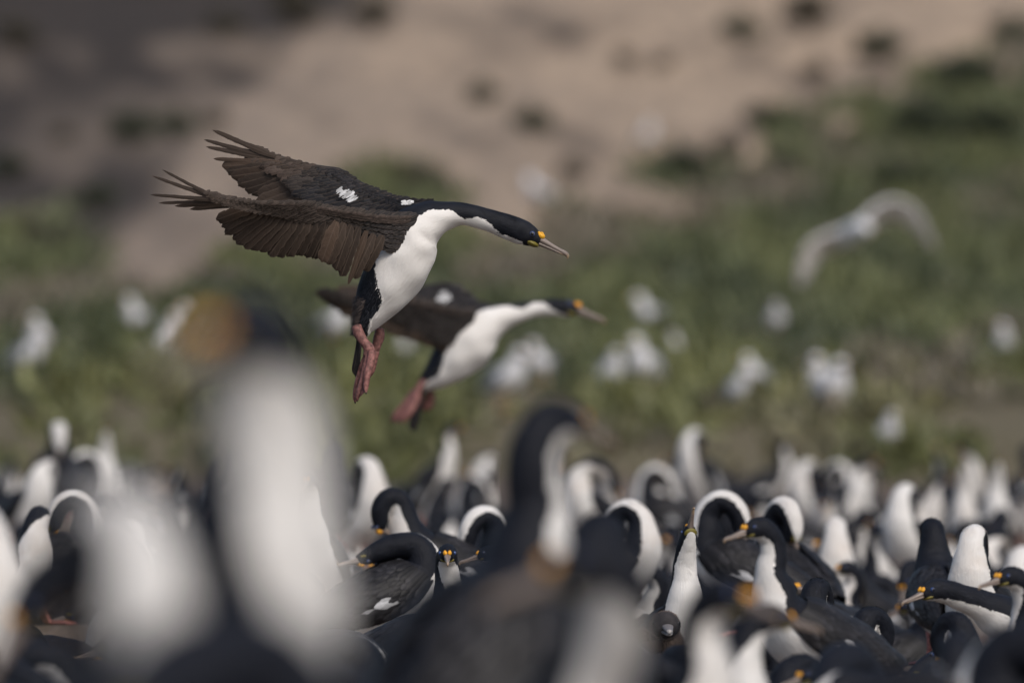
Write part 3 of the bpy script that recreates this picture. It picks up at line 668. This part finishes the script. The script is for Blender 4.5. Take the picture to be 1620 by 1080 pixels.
fr_ = random.Random(23)
def free(x, y, r):
    for b in BIRDS:
        if (b[1] - x) ** 2 + (b[2] - y) ** 2 < r * r: return False
    return True
far_poses = [('sit_back', 13), ('sit_up', 12), ('sit_turn', 10), ('sit_side', 15), ('sit_breast', 16), ('sit_sky', 5), ('sit_droop', 12), ('sit_reach', 8), ('sit_turnr', 10), ('sit_sleep', 12)]
bag = [p for p, n in far_poses for _ in range(n)]
y = 12.6
while y < 42.3:
    half = 810 * y / F_PX + .12; x = -half + fr_.random() * .2
    while x < half:
        yy = y + (fr_.random() - .5) * .2
        near_ = yy < 20.8
        if free(x, yy, .29 if near_ else .24):
            ps = fr_.choice(['sit_sleep', 'sit_sleep', 'sit_breast', 'sit_droop', 'sit_reach']) if near_ else fr_.choice(bag)
            sc_ = (.72 + .14 * fr_.random()) if not near_ else (.80 + .12 * fr_.random())
            if near_ and ps != 'sit_sleep': sc_ *= .86
            if near_: yw = fr_.choice([30, 70, 110, 150, 200]) + fr_.random() * 40 - 20
            else: yw = fr_.choice([-90, -60, -120, 0, 180, -20, -160, 90, 60, 120, 40, 150]) + fr_.random() * 50 - 25
            vr = fr_.choice([0, 1, 2, 3]) if ps not in ('sit_sleep',) else fr_.choice([0, 1])
            if (ps, vr) not in PROTO: PROTO[(ps, vr)] = [*colony_bird(ps, True, vr), False]
            top = PROTO[(ps, vr)][1]; fz = float(gz(yy)) + .01 + .07 * fr_.random()
            if near_: fz -= .03
            py = HOR + (CAMH - fz - top * sc_) * F_PX / yy
            place(ps, 810 + x * F_PX / yy, py, yy, yw, sc_, None, 0, vr)
        x += .275 + fr_.random() * .12
    y += .44 + max(0, y - 22) * .075

# ------------------------------------------------------------------ chick
def chick():
    D = 19.85; P = W(1058, 966, D); s = 1.0
    root = empty('chick', (P[0] - .02, P[1], P[2] - .150))
    nd = [(-.125, 0, .03, .012, .015, 0, 0), (-.10, 0, .045, .038, .045, 0, 0), (-.055, 0, .06, .052, .062, 0, 0), (-.01, 0, .065, .050, .058, 0, 0), (.015, -.01, .080, .034, .036, -.8, 0), (.012, -.025, .100, .026, .028, -1.3, 0),
          (.012, -.04, .120, .028, .029, -1.5, 0), (.014, -.058, .124, .027, .027, -1.45, 0), (.016, -.075, .118, .017, .018, -1.4, 0)]
    L = Loft(nd); mb = MB()
    L.mesh(mb, 70, 30, None, lambda t, th: (.050, .036, .030) if t < 5.6 else (.050, .046, .048))
    mb.build('body', M_DOWN, root)
    mb = MB(); fuzz(mb, L, 9000, .0085, (.085, .062, .050), (.1, 5.4), (0, 6.28), -.5, .0006, random.Random(2))
    fuzz(mb, L, 1800, .004, (.075, .062, .058), (5.4, 7.2), (0, 6.28), -.6, .0005, random.Random(4))
    mb.build('down', M_FEA, root)
    v, T, up, lat = L.frame(L.N - 1); E = v[:3]; T = nrm(np.array([.12, -.97, -.25])); up = nrm(np.cross(T, lat)); 
    for nm, zz, rh, ln in (('upper_bill', .004, .0075, .034), ('lower_bill', -.007, .006, .031)):
        mb = MB(); Loft([(*(E - T * .006 + up * zz), rh, .013, -1.45, 0), (*(E + T * ln * .45 + up * (zz * .8)), rh * .75, .0095, -1.45, 0), (*(E + T * ln * .85 + up * zz * .6), rh * .6, .0065, -1.45, 0), (*(E + T * ln + up * (zz * .3 - .002)), rh * .3, .003, -1.45, 0)]).mesh(mb, 16, 14, None, lambda t, th: (.17, .16, .165) if t < 2 else (.34, .32, .31))
        mb.build(nm, M_HORN, root)
    for sg in (-1, 1):
        mb = MB(); ball(mb, L.P(7.15, math.pi / 2 * 1.12 if sg > 0 else -math.pi / 2 * 1.12, -.002), (np.array([.0045, 0, 0]), np.array([0, .0045, 0]), np.array([0, 0, .0045])), (.012, .012, .016), 8, 10); mb.build('eye', M_EYE, root)
        mb = MB(); Loft([(.005, .052 * sg, .085, .012, .006, 0, 0), (-.03, .060 * sg, .075, .016, .007, 0, 0), (-.075, .052 * sg, .055, .010, .005, 0, 0), (-.10, .045 * sg, .045, .003, .002, 0, 0)]).mesh(mb, 16, 12, None, lambda t, th: (.042, .032, .028)); mb.build('wing', M_DOWN, root)
    tag(root, 'fluffy dark brown chick with grey bill resting among the adults', 'chick')
    BIRDS.append([root, root.location.x, root.location.y, root.location.z, 1, 'chick', 1058, 966, D, 'x'])
chick()

# ------------------------------------------------------------------ ground and hillside
def hnoise(x, y, seed, sc):
    r = np.random.default_rng(seed); v = np.zeros_like(x)
    for k in range(7):
        a = r.random() * 6.28; f = sc * (1 + .9 * r.random() * k); v += np.sin((x * np.cos(a) + y * np.sin(a)) * f + r.random() * 6.28) / (1 + .45 * k)
    return v / 3
def ground_z(x, y):
    z = np.interp(y, GZ[:, 0], GZ[:, 1]); k = np.clip((y - 44) / 30, 0, 3)
    return z + k * (hnoise(x, y * .45, 5, .9) * .07 + hnoise(x, y * .4, 8, .33) * .12)
def project(x, y, z): return 810 + x / y * F_PX, HOR + (CAMH - z) / y * F_PX
def on_hill(px, py):
    lo, hi = 42.5, 300.0
    for _ in range(50):
        m = (lo + hi) / 2; x = (px - 810) * m / F_PX; z = float(ground_z(np.array([x]), np.array([m]))[0])
        if project(x, m, z)[1] > py: lo = m
        else: hi = m
    x = (px - 810) * lo / F_PX; return x, lo, float(ground_z(np.array([x]), np.array([lo]))[0])
VB = np.array([(-900, 300), (0, 345), (150, 395), (300, 430), (450, 400), (560, 345), (650, 300), (760, 345), (870, 385), (960, 320), (1060, 275), (1160, 262), (1260, 235), (1370, 190), (1420, 120), (1520, 100), (1620, 95), (2500, 60)])
rows = np.concatenate([np.arange(-15, 6, 1.0), np.arange(6, 44, .06), np.geomspace(44, 320, 260)])
NXC = 330; us = np.linspace(-1, 1, NXC); us = us * (.35 + .65 * us * us)
YY, UU = np.meshgrid(rows, us, indexing='ij'); HW = 5 + np.maximum(YY, 0) * .16 + np.maximum(YY - 40, 0) * .6; XX = UU * HW; ZZ = ground_z(XX, YY)
ZZ = ZZ + np.where(YY < 43, hnoise(XX, YY, 3, 7.0) * .006, 0)
for b in sorted(BIRDS, key=lambda b: -b[8]):
    i0, i1 = np.searchsorted(rows, b[2] - .3), np.searchsorted(rows, b[2] + .3)
    sub = np.s_[i0:i1]; d = np.sqrt((XX[sub] - b[1]) ** 2 + (YY[sub] - b[2]) ** 2); k = np.clip((.24 - d) / .13, 0, 1); k = k * k * (3 - 2 * k)
    ZZ[sub] = ZZ[sub] * (1 - k) + b[3] * k
nr_, nc_ = YY.shape
me = bpy.data.meshes.new('ground'); idx = np.arange(nr_ * nc_).reshape(nr_, nc_)
q = np.stack([idx[:-1, :-1], idx[:-1, 1:], idx[1:, 1:], idx[1:, :-1]], -1).reshape(-1, 4)
me.from_pydata(np.stack([XX, YY, ZZ], -1).reshape(-1, 3).tolist(), [], q.tolist())
PX, PY = project(XX, np.maximum(YY, 1), ZZ); vb = np.interp(PX, VB[:, 0], VB[:, 1])
veg = (PY - vb) / 60 + hnoise(XX, ZZ * 1.2, 21, 3.2) * 1.3; veg[YY < 43.2] = -3
rock_shade = np.clip((75 - PY) / 60, 0, 1) * np.clip((720 - PX) / 250, 0, 1) * 1.3 + np.clip((430 - PX + (PY - 200) * -.5) / 500, 0, .75) * .8 + np.maximum(hnoise((XX - ZZ * 1.2) * .45, (ZZ * 1.3 + XX * .9) * 1.5, 31, 2.0), 0) * .8 - .15  # dark rock at the top, plus painted left-side shade and ridge streaks
rock_shade = rock_shade + .42 * np.clip((350 + (230 - PY) * .9 - PX) / 60, 0, 1) * (PY < 420)  # shade of the left slope painted in, cut off along a diagonal
for gx0, gy0, gx1, gy1, gw, ga in ((880, 345, 1160, 215, 22, .45), (1160, 215, 1420, 105, 20, .4), (560, 330, 700, 250, 18, .35), (700, 120, 1000, 30, 24, .4), (1180, 90, 1330, 20, 16, .45), (960, 130, 1120, 60, 14, .4), (0, 330, 260, 270, 22, .35), (1240, 330, 1400, 235, 20, .4)):
    kk = np.clip(((PX - gx0) * (gx1 - gx0) + (PY - gy0) * (gy1 - gy0)) / ((gx1 - gx0) ** 2 + (gy1 - gy0) ** 2), 0, 1)
    dd = np.hypot(PX - gx0 - kk * (gx1 - gx0), PY - gy0 - kk * (gy1 - gy0)); rock_shade = rock_shade + ga * np.exp(-(dd / gw) ** 2) * (YY > 44)  # gully streaks: ridge shading painted into the ground colour
light_lr = np.clip((PX - 300) / 900, 0, 1)  # painted light falloff: hillside dimmer towards the left
for nm, a in (('veg', veg), ('rock_shade', rock_shade), ('light_lr', light_lr), ('nest', (YY < 44.5) * 1.0)):
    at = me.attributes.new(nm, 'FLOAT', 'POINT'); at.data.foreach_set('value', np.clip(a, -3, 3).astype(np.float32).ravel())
me.polygons.foreach_set('use_smooth', [True] * len(me.polygons))
m, t, p = new_mat('ground')
tc = N(t, 'ShaderNodeTexCoord'); mp = N(t, 'ShaderNodeMapping'); mp.inputs['Scale'].default_value = (1, .03, 1.2); t.links.new(tc.outputs['Object'], mp.inputs[0])
nA, nB, nC = noise(t, .9, 4, .6, mp.outputs[0]), noise(t, 4.5, 5, .65, mp.outputs[0]), noise(t, 40, 4, .6)
sand = mixc(t, nA, (.36, .265, .185), (.60, .455, .325)); sand = mixc(t, math_n(t, 'MULTIPLY', math_n(t, 'SUBTRACT', nB, .35, clamp=True), 2.2, clamp=True), sand, (.20, .16, .125))
sand = mixc(t, attr(t, 'light_lr').outputs['Fac'], mixc(t, .45, sand, (.17, .145, .13)), sand)  # sand mixed darker on the left as painted shade
rock_shade_c = mixc(t, nB, (.022, .018, .016), (.075, .06, .05))  # dark colour for rock and for the painted shade
fr2 = math_n(t, 'ADD', attr(t, 'rock_shade').outputs['Fac'], math_n(t, 'MULTIPLY', math_n(t, 'SUBTRACT', nA, .5), 1.2), clamp=True)
c = mixc(t, fr2, sand, rock_shade_c)
soil = mixc(t, nB, (.085, .080, .045), (.20, .165, .115))
fv = math_n(t, 'MULTIPLY', math_n(t, 'ADD', attr(t, 'veg').outputs['Fac'], math_n(t, 'MULTIPLY', math_n(t, 'SUBTRACT', nB, .5), 1.4)), 1.5, clamp=True)
c = mixc(t, fv, c, soil)
mud = mixc(t, nC, (.09, .07, .058), (.20, .165, .14))
c = mixc(t, attr(t, 'nest').outputs['Fac'], c, mud)
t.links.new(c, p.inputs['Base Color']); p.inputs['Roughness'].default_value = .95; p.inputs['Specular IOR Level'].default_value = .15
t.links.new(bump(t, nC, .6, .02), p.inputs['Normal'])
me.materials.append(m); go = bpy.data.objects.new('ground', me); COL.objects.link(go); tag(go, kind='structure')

# ------------------------------------------------------------------ vegetation
def leaf_mat():
    m, t, p = new_mat('foliage'); c = attr(t, 'col').outputs['Color']; n = noise(t, 9, 3)
    hsv = N(t, 'ShaderNodeHueSaturation'); t.links.new(c, hsv.inputs['Color']); t.links.new(math_n(t, 'ADD', n, .5), hsv.inputs['Value'])
    t.links.new(hsv.outputs[0], p.inputs['Base Color']); p.inputs['Roughness'].default_value = .6
    p.inputs['Transmission Weight'].default_value = 0; return m
M_LEAF = leaf_mat()
def leaves(C, Rr, H_, n, lw, ll, cols, rng):
    """clump leaves: C centres (k,3), radii, heights -> quads"""
    k = len(C); tot = k * n
    cc = np.repeat(C, n, 0); rr = np.repeat(Rr, n); hh = np.repeat(H_, n)
    th = rng.random(tot) * 2 * np.pi; ph = np.arccos(rng.random(tot)); rad = rng.random(tot) ** .35 * (.75 + .5 * rng.random(tot))
    d = np.stack([np.sin(ph) * np.cos(th), np.sin(ph) * np.sin(th), np.cos(ph)], -1)
    p = cc + d * np.stack([rr, rr, hh], -1) * rad[:, None]
    ax = d + rng.normal(size=(tot, 3)) * .55; ax[:, 2] += .4; ax /= np.linalg.norm(ax, axis=1)[:, None]
    sd_ = np.cross(ax, rng.normal(size=(tot, 3))); sd_ /= np.linalg.norm(sd_, axis=1)[:, None]
    sc = (.6 + .8 * rng.random(tot))[:, None] * np.repeat(ll if np.ndim(ll) else np.full(k, ll), n)[:, None]
    a = p - sd_ * sc * lw * .5; b = p + sd_ * sc * lw * .5; e = p + ax * sc + sd_ * sc * lw * .3; f = p + ax * sc - sd_ * sc * lw * .3
    V = np.stack([a, b, e, f], 1).reshape(-1, 3); F = np.arange(tot * 4).reshape(-1, 4)
    co = np.repeat(cols, n, 0) * (.65 + .7 * rng.random(tot))[:, None]; co = np.repeat(co, 4, 0)
    return V, F, co
def leaf_obj(name, V, F, co, parent=None):
    me = bpy.data.meshes.new(name); me.from_pydata(V.tolist(), [], F.tolist())
    a = me.attributes.new('col', 'FLOAT_COLOR', 'POINT'); a.data.foreach_set('color', np.concatenate([co, np.ones((len(co), 1))], 1).astype(np.float32).ravel())
    me.materials.append(M_LEAF); o = bpy.data.objects.new(name, me); COL.objects.link(o)
    if parent is not None: o.parent = parent
    return o
NCL = 13000
yc = 44.3 + (nrng.random(NCL) ** 1.2) * 90; xc = (nrng.random(NCL) * 2 - 1) * (1.2 + yc * .075)
zc = ground_z(xc, yc); px_, py_ = project(xc, yc, zc); vbb = np.interp(px_, VB[:, 0], VB[:, 1])
vv = (py_ - vbb) / 60 + hnoise(xc, zc * 1.2, 21, 3.2) * 1.3 + (nrng.random(NCL) - .5) * .6
patch = hnoise(xc, zc * 1.3, 44, 4.5)
keep = (vv > .0) & ~((yc < 48) & (patch < -.05)) & (nrng.random(NCL) < .35 + .75 * np.clip(patch + .4, 0, 1))
xc, yc, zc, patch, vv, px_, py_ = (a[keep] for a in (xc, yc, zc, patch, vv, px_, py_))
G1, G2, G3, G4 = np.array([.120, .132, .052]), np.array([.060, .074, .034]), np.array([.160, .138, .100]), np.array([.165, .168, .060])
tt = np.clip(patch * 1.2 + .5 + (nrng.random(len(xc)) - .5) * .5, 0, 1)[:, None]
colr = G2 * (1 - tt) + G1 * tt
gsel = hnoise(xc, zc * 1.3, 77, 3.5)[:, None]; colr = np.where(gsel > .42, G3 + 0 * colr, colr)
brt = np.clip(1 - np.abs(yc - 48.0) / 5.5, 0, 1)[:, None] * (tt > .35); colr = colr * (1 - brt * .8) + G4 * brt * .8
rr = .06 + .10 * nrng.random(len(xc)) + .0010 * yc
V, F, co = leaves(np.stack([xc, yc, zc], -1), rr, rr * .6, 18, .34, rr * .5, colr, nrng)
tag(leaf_obj('ground_cover', V, F, co), kind='stuff')

SHRUBS = [(765, 152, 27, 0), (842, 198, 33, 0), (1207, 192, 33, 0), (1392, 84, 42, 0), (1278, 28, 44, 1), (1172, 52, 32, 0), (1048, 100, 17, 1), (1338, 218, 22, 1), (212, 212, 42, 0), (280, 205, 34, 0), (15, 268, 30, 0), (98, 215, 18, 1),
          (158, 318, 34, 0), (668, 292, 40, 1), (1452, 205, 50, 0), (1602, 62, 42, 0), (1530, 128, 46, 0), (1560, 210, 50, 0), (1085, 272, 42, 0), (1150, 240, 26, 1), (1290, 118, 24, 1), (990, 95, 20, 1), (905, 275, 26, 1), (1420, 290, 40, 0), (60, 385, 40, 1), (340, 195, 22, 1), (1240, 262, 30, 0), (30, 60, 34, 1), (470, 20, 44, 1), (590, 28, 36, 1), (355, 45, 30, 1)]
SLAB = ['compact dark green tussock on bare sand at the upper middle', 'dark green tussock on the sand, lower right neighbour of the compact one', 'round dark green bush on the sand above and left of the flying gull', 'wide dark bush near the upper right corner above the flying gull', 'grey green bush at the top edge right of the middle', 'small olive bush at the top, left of the grey green one',
        'tiny brownish tuft on the sand left of the small olive bush', 'small brownish tuft above the left part of the flying gull', 'dark bush on the upper left slope, left one of a close pair', 'dark bush on the upper left slope, right one of a close pair', 'dark bush cut by the left edge at the height of the wing tips', 'small brownish tuft between the left edge bush and the close pair',
        'dark bush left of the nearest bird\'s wing tips', 'brownish bush just behind the back of the sharp flying cormorant', 'tall green bush at the foot of the sand above the gull\'s right wing', 'dark bush cut by the right edge near the top', 'green bush below the one cut by the right edge', 'dark green bush at the right edge above the vegetation', 'dark bush at the edge of the sand above the sharp bird\'s bill', 'brownish tuft beside the round dark bush above the gull',
        'brownish tuft below the grey green bush at the top edge', 'faint brownish tuft left of the tiny one on the sand', 'brownish tuft on the sand right above the head of the sharp bird', 'dark green bush directly above the flying gull\'s right wing', 'brownish bush low on the left slope', 'small tuft at the right end of the close pair at upper left', 'green bush just above left of the flying gull', 'dark brown scrub in the top left corner',
        'large dark scrub at the top edge left of the middle', 'dark scrub at the top edge, right neighbour of the large one', 'dark scrub at the top edge, left neighbour of the large one']
def shrub_proto(kind, seed):
    rng = np.random.default_rng(seed); root = empty('shrub')
    k = 26; th = rng.random(k) * 6.28; r = rng.random(k) ** .5 * .75
    C = np.stack([r * np.cos(th), r * np.sin(th), .25 + .85 * rng.random(k) * (1 - r * .6)], -1); 
    base = np.array([.032, .042, .020]) if kind == 0 else np.array([.070, .060, .040])
    cols = base * (.6 + .9 * rng.random(k))[:, None]
    V, F, co = leaves(C, np.full(k, .32), np.full(k, .36), 60, .3, .16, cols, rng); leaf_obj('foliage', V, F, co, root)
    mb = MB()
    for i in range(9):
        e = C[i]; Loft([(e[0] * .08, e[1] * .08, -.15, .035, .035, 0, 0), (e[0] * .4, e[1] * .4, e[2] * .5, .022, .022, 0, 0), (e[0] * .9, e[1] * .9, e[2] + .15, .008, .008, 0, 0)]).mesh(mb, 5, 6, None, lambda t, th: (.09, .065, .045))
    mb.build('stem', M_DOWN, root); return root
SP = {k: shrub_proto(k, 3 + k) for k in (0, 1)}; su = {0: False, 1: False}
for i, (px, py, r, kd) in enumerate(SHRUBS):
    x, D, z = on_hill(px, py + r * .55)
    o = copy_tree(SP[kd]) if su[kd] else SP[kd]; su[kd] = True
    s_ = r * D / F_PX * 1.05; o.location = (x, D, z - .02); o.scale = (s_ * (1 + .25 * rnd.random()), s_, s_ * 1.15); o.rotation_euler = (0, 0, rnd.random() * 6.28)
    tag(o, SLAB[i], 'bush', 'bushes on the hillside')

# ------------------------------------------------------------------ gulls
GW, GG = (.78, .77, .79), (.30, .31, .34)
def gull():
    root = empty('gull'); L = Loft([(-.13, 0, .10, .008, .014, 0, 0), (-.10, 0, .115, .022, .026, 0, 0), (-.04, 0, .145, .048, .052, 0, 0), (.025, 0, .180, .056, .060, 0, 0), (.060, 0, .225, .038, .042, 0, 0), (.068, 0, .262, .027, .029, 0, 0), (.085, 0, .285, .028, .028, 0, 0), (.108, 0, .286, .018, .018, 0, 0), (.120, 0, .283, .010, .010, 0, 0)])
    mb = MB(); L.mesh(mb, 50, 24, None, lambda t, th: GW); mb.build('body', M_GULL, root)
    mb = MB(); Loft([(.115, 0, .283, .008, .007, 0, 0), (.14, 0, .280, .0055, .005, 0, 0), (.152, 0, .276, .002, .002, 0, 0)]).mesh(mb, 8, 8, None, lambda t, th: (.65, .35, .05)); mb.build('bill', M_YEL, root)
    for sg in (-1, 1):
        mb = MB(); ball(mb, np.array([.098, .024 * sg, .292]), (np.array([.004, 0, 0]), np.array([0, .003, 0]), np.array([0, 0, .004])), (.01, .01, .01), 6, 8); mb.build('eye', M_EYE, root)
        mb = MB(); Loft([(.04, .040 * sg, .205, .030, .012, 0, 0), (-.01, .052 * sg, .180, .040, .013, 0, 0), (-.09, .036 * sg, .135, .026, .010, 0, 0), (-.17, .012 * sg, .100, .006, .004, 0, 0)]).mesh(mb, 20, 12, None, lambda t, th: GG if t < 2.3 else (.03, .03, .035)); mb.build('wing', M_GULL, root)
        mb = MB(); Loft([(-.01, .02 * sg, .13, .008, .008, 0, 0), (-.008, .022 * sg, .05, .005, .005, 0, 0), (0, .022 * sg, .004, .005, .006, 0, 0), (.035, .022 * sg, .003, .003, .014, 0, 0)]).mesh(mb, 12, 8, None, lambda t, th: (.5, .3, .12)); mb.build('leg', M_SKIN, root)
    return root
GULLS = [(62, 545, 1.05, -100, 'upper pale gull of the pair at the left edge of the slope'), (42, 575, .95, -60, 'pale gull low in the pair near the left edge'), (216, 512, 1.0, -90, 'single upright gull on the slope between the left pair and the tight cluster'), (272, 528, 1.0, -110, 'gull in the tight cluster left of the huge cormorant head, left bird'), (303, 515, .95, -60, 'gull in the tight cluster left of the huge cormorant head, right bird'), (250, 552, .8, -40, 'dim gull sitting low under the tight cluster'),
         (524, 520, 1.0, -20, 'thin pale gull between the huge cormorant head and the sharp flying bird'), (634, 550, .9, -90, 'dim pale gull seen between the legs of the two flying cormorants'), (855, 585, 1.0, -90, 'bright gull on the slope above the tall dark cormorant'), (801, 622, 1.1, -80, 'gull just left of the head of the tall dark cormorant'), (1030, 502, .95, -90, 'gull on the slope right of the lower flying cormorant\'s bill'), (1070, 548, .8, -120, 'dim gull down right of the gull beside the lower bird\'s bill'),
         (1228, 503, .85, -90, 'lone gull on the slope beneath the flying gull\'s left wing tip'), (965, 602, .9, -90, 'dimmer left gull of the two standing side by side mid slope'), (1020, 600, 1.15, -90, 'brighter right gull of the two standing side by side mid slope'), (1168, 628, 1.05, -100, 'left gull of the diagonal pair at right of mid slope'), (1196, 595, .85, -70, 'upper right gull of the diagonal pair at right of mid slope'), (1293, 622, 1.0, -110, 'left gull of the touching pair on the right slope'), (1316, 640, 1.15, -70, 'right gull of the touching pair on the right slope'), (1402, 690, .9, -90, 'low gull at the foot of the bright green grass at right'), (1594, 548, .95, -90, 'gull nearest the right edge of the slope'), (1022, 208, .62, -90, 'small pale gull resting on the bare sand'), (853, 300, .62, -150, 'dim greyish gull on the sand above the sharp bird\'s bill')]
GP = gull()
for i, (px, py, s_, yw, lb) in enumerate(GULLS):
    o = GP if i == 0 else copy_tree(GP)
    x, D, z = on_hill(px, py + 36)
    yw += (0, 20, -25, 30, -60, 15)[i % 6]; k = s_ * (1.0 if py > 400 else 1.9) * (.92, 1.05, 1, .85)[i % 4]; o.location = (x, D, z); o.rotation_euler = (0, 0, R(yw)); o.scale = (k, k, k * .88)
    tag(o, lb, 'gull', 'gulls standing on the hillside')

def flying_gull():
    D = 50.0; s_ = D / F_PX; O = W(1350, 370, D); root = empty('gull', tuple(O)); L3 = lambda x, y, d=0: W(x, y, D + d) - O
    g = (.74, .70, .69)
    Lb = Loft([(*L3(1318, 388, .22), 3 * s_, 5 * s_, .6, 0), (*L3(1332, 380, .12), 12 * s_, 14 * s_, .6, 0), (*L3(1346, 372, 0), 19 * s_, 19 * s_, .6, 0), (*L3(1358, 362, -.1), 15 * s_, 15 * s_, .6, 0), (*L3(1368, 362, -.18), 12 * s_, 12 * s_, .6, 0), (*L3(1375, 364, -.24), 5 * s_, 5 * s_, .6, 0)])
    mb = MB(); Lb.mesh(mb, 40, 24, None, lambda t, th: (.80, .79, .80)); mb.build('body', M_GULL, root)
    mb = MB(); Loft([(*L3(1374, 364, -.22), 3 * s_, 3 * s_, .6, 0), (*L3(1382, 369, -.28), 1 * s_, 1 * s_, .6, 0)]).mesh(mb, 5, 8, None, lambda t, th: (.6, .35, .05)); mb.build('bill', M_YEL, root)
    mb = MB(); fd = nrm(np.array([-.6, .75, -.1]))
    for k in range(5): feather(mb, L3(1325, 385, .18), L3(1304 + k * 3, 398 - k * 2, .34), np.array([0, -.6, .8]), 9 * s_, (.75, .74, .75)); 
    mb.build('tail', M_FEA_W, root)
    for le, te in ((([(1340, 362, 0), (1318, 368, .0), (1292, 378, -.02), (1275, 392, -.03), (1266, 412, 0), (1260, 445, .06)]), ([(1335, 392, .12), (1318, 400, .14), (1300, 406, .12), (1289, 420, .1), (1280, 436, .1), (1268, 452, .09)])),
                   (([(1360, 352, 0), (1378, 334, .0), (1398, 320, 0), (1425, 318, .02), (1452, 336, .06), (1480, 388, .14)]), ([(1362, 378, .12), (1380, 362, .14), (1400, 352, .16), (1424, 352, .16), (1448, 366, .15), (1476, 396, .17)]))):
        mb = MB(); A = np.array([L3(*p) for p in le]); B = np.array([L3(*p) for p in te]); n = 34
        for i in range(n):
            t = 5 * (i + .5) / n; a = cr(A, t); b = cr(B, min(5, t + .15)); k = i / n
            c = tuple(x * (1 - .4 * max(0, k - .75) / .25) for x in g)
            feather(mb, a + np.array([0, -.0008 * i, 0]), a + (b - a) * 1.02 + np.array([0, -.0008 * i, 0]), np.array([0, -1, .3]), 9 * s_, c, 0, .006, False, .04, 7)
        Loft([(*a, (6 - i * .9) * s_, (5 - i * .8) * s_, 0, 0) for i, a in enumerate(A)]).mesh(mb, 30, 8, None, lambda t, th: g)
        mb.build('wing', M_FEA_W, root)
    tag(root, 'pale gull flying low over the green slope with arched drooping wings', 'gull')
flying_gull()

# ------------------------------------------------------------------ labels
DESC = {'sit_back': 'cormorant, white neck arched back', 'sit_up': 'cormorant, neck upright', 'sit_turn': 'cormorant, head turned leftward', 'sit_turnr': 'cormorant, head turned rightward', 'sit_side': 'cormorant, neck twisted aside', 'sit_breast': 'cormorant, black neck bowed down',
        'sit_sky': 'cormorant, white throat lifted', 'sit_droop': 'cormorant, head drooping', 'sit_reach': 'cormorant, neck stretched low', 'sit_sleep': 'cormorant, dark resting back'}
SHORT = [(i, b) for i, b in enumerate(BIRDS) if b[9] and b[9] != 'x']
NICK = {0: 'the huge blurred cormorant', 5: 'the tall dark cormorant', 10: 'the sky pointing cormorant', 11: 'the camera facing cormorant', 13: 'the outstretched grey bill', 17: 'the hooked white neck', 18: 'the broad white arch', 20: 'the pinkish breast', 21: 'the large round arch', 28: 'the tall back row arch', 29: 'the bird below red feet', 30: 'the far left black ring', 34: 'the leftmost curled neck', 36: 'the rounded dark back', 15: 'the straight white neck', 45: 'the rightmost lifted throat'}
ORD = ['', 'second ', 'third ', 'fourth ', 'fifth ', 'sixth ', 'seventh ', 'eighth ', 'ninth ', 'tenth ', 'eleventh ', 'twelfth ']
used = {}; todo = []
for b in BIRDS:
    if b[5] == 'chick': continue
    if b[9]: tag(b[0], b[9], 'cormorant', 'cormorants of the nesting colony'); continue
    best = min(NICK, key=lambda i: (BIRDS[i][6] - b[6]) ** 2 + (BIRDS[i][7] - b[7]) ** 2 * 1.5); n = BIRDS[best]
    dx, dy = b[6] - n[6], b[7] - n[7]
    hz = 'right of' if dx > 0 else 'left of'; vt = 'above' if dy < 0 else 'below'
    rel = f'{vt} and {hz}' if abs(dy) > 15 and abs(dx) > 15 else (vt if abs(dx) <= 15 else hz)
    todo.append((dx * dx + dy * dy, b, f'{DESC[b[5]]}, {rel} {NICK[best]}'))
for d_, b, lab in sorted(todo, key=lambda q: q[0]):
    k = used.get(lab, 0); used[lab] = k + 1
    tag(b[0], ORD[min(k, 11)] + lab, 'cormorant', 'cormorants of the nesting colony')
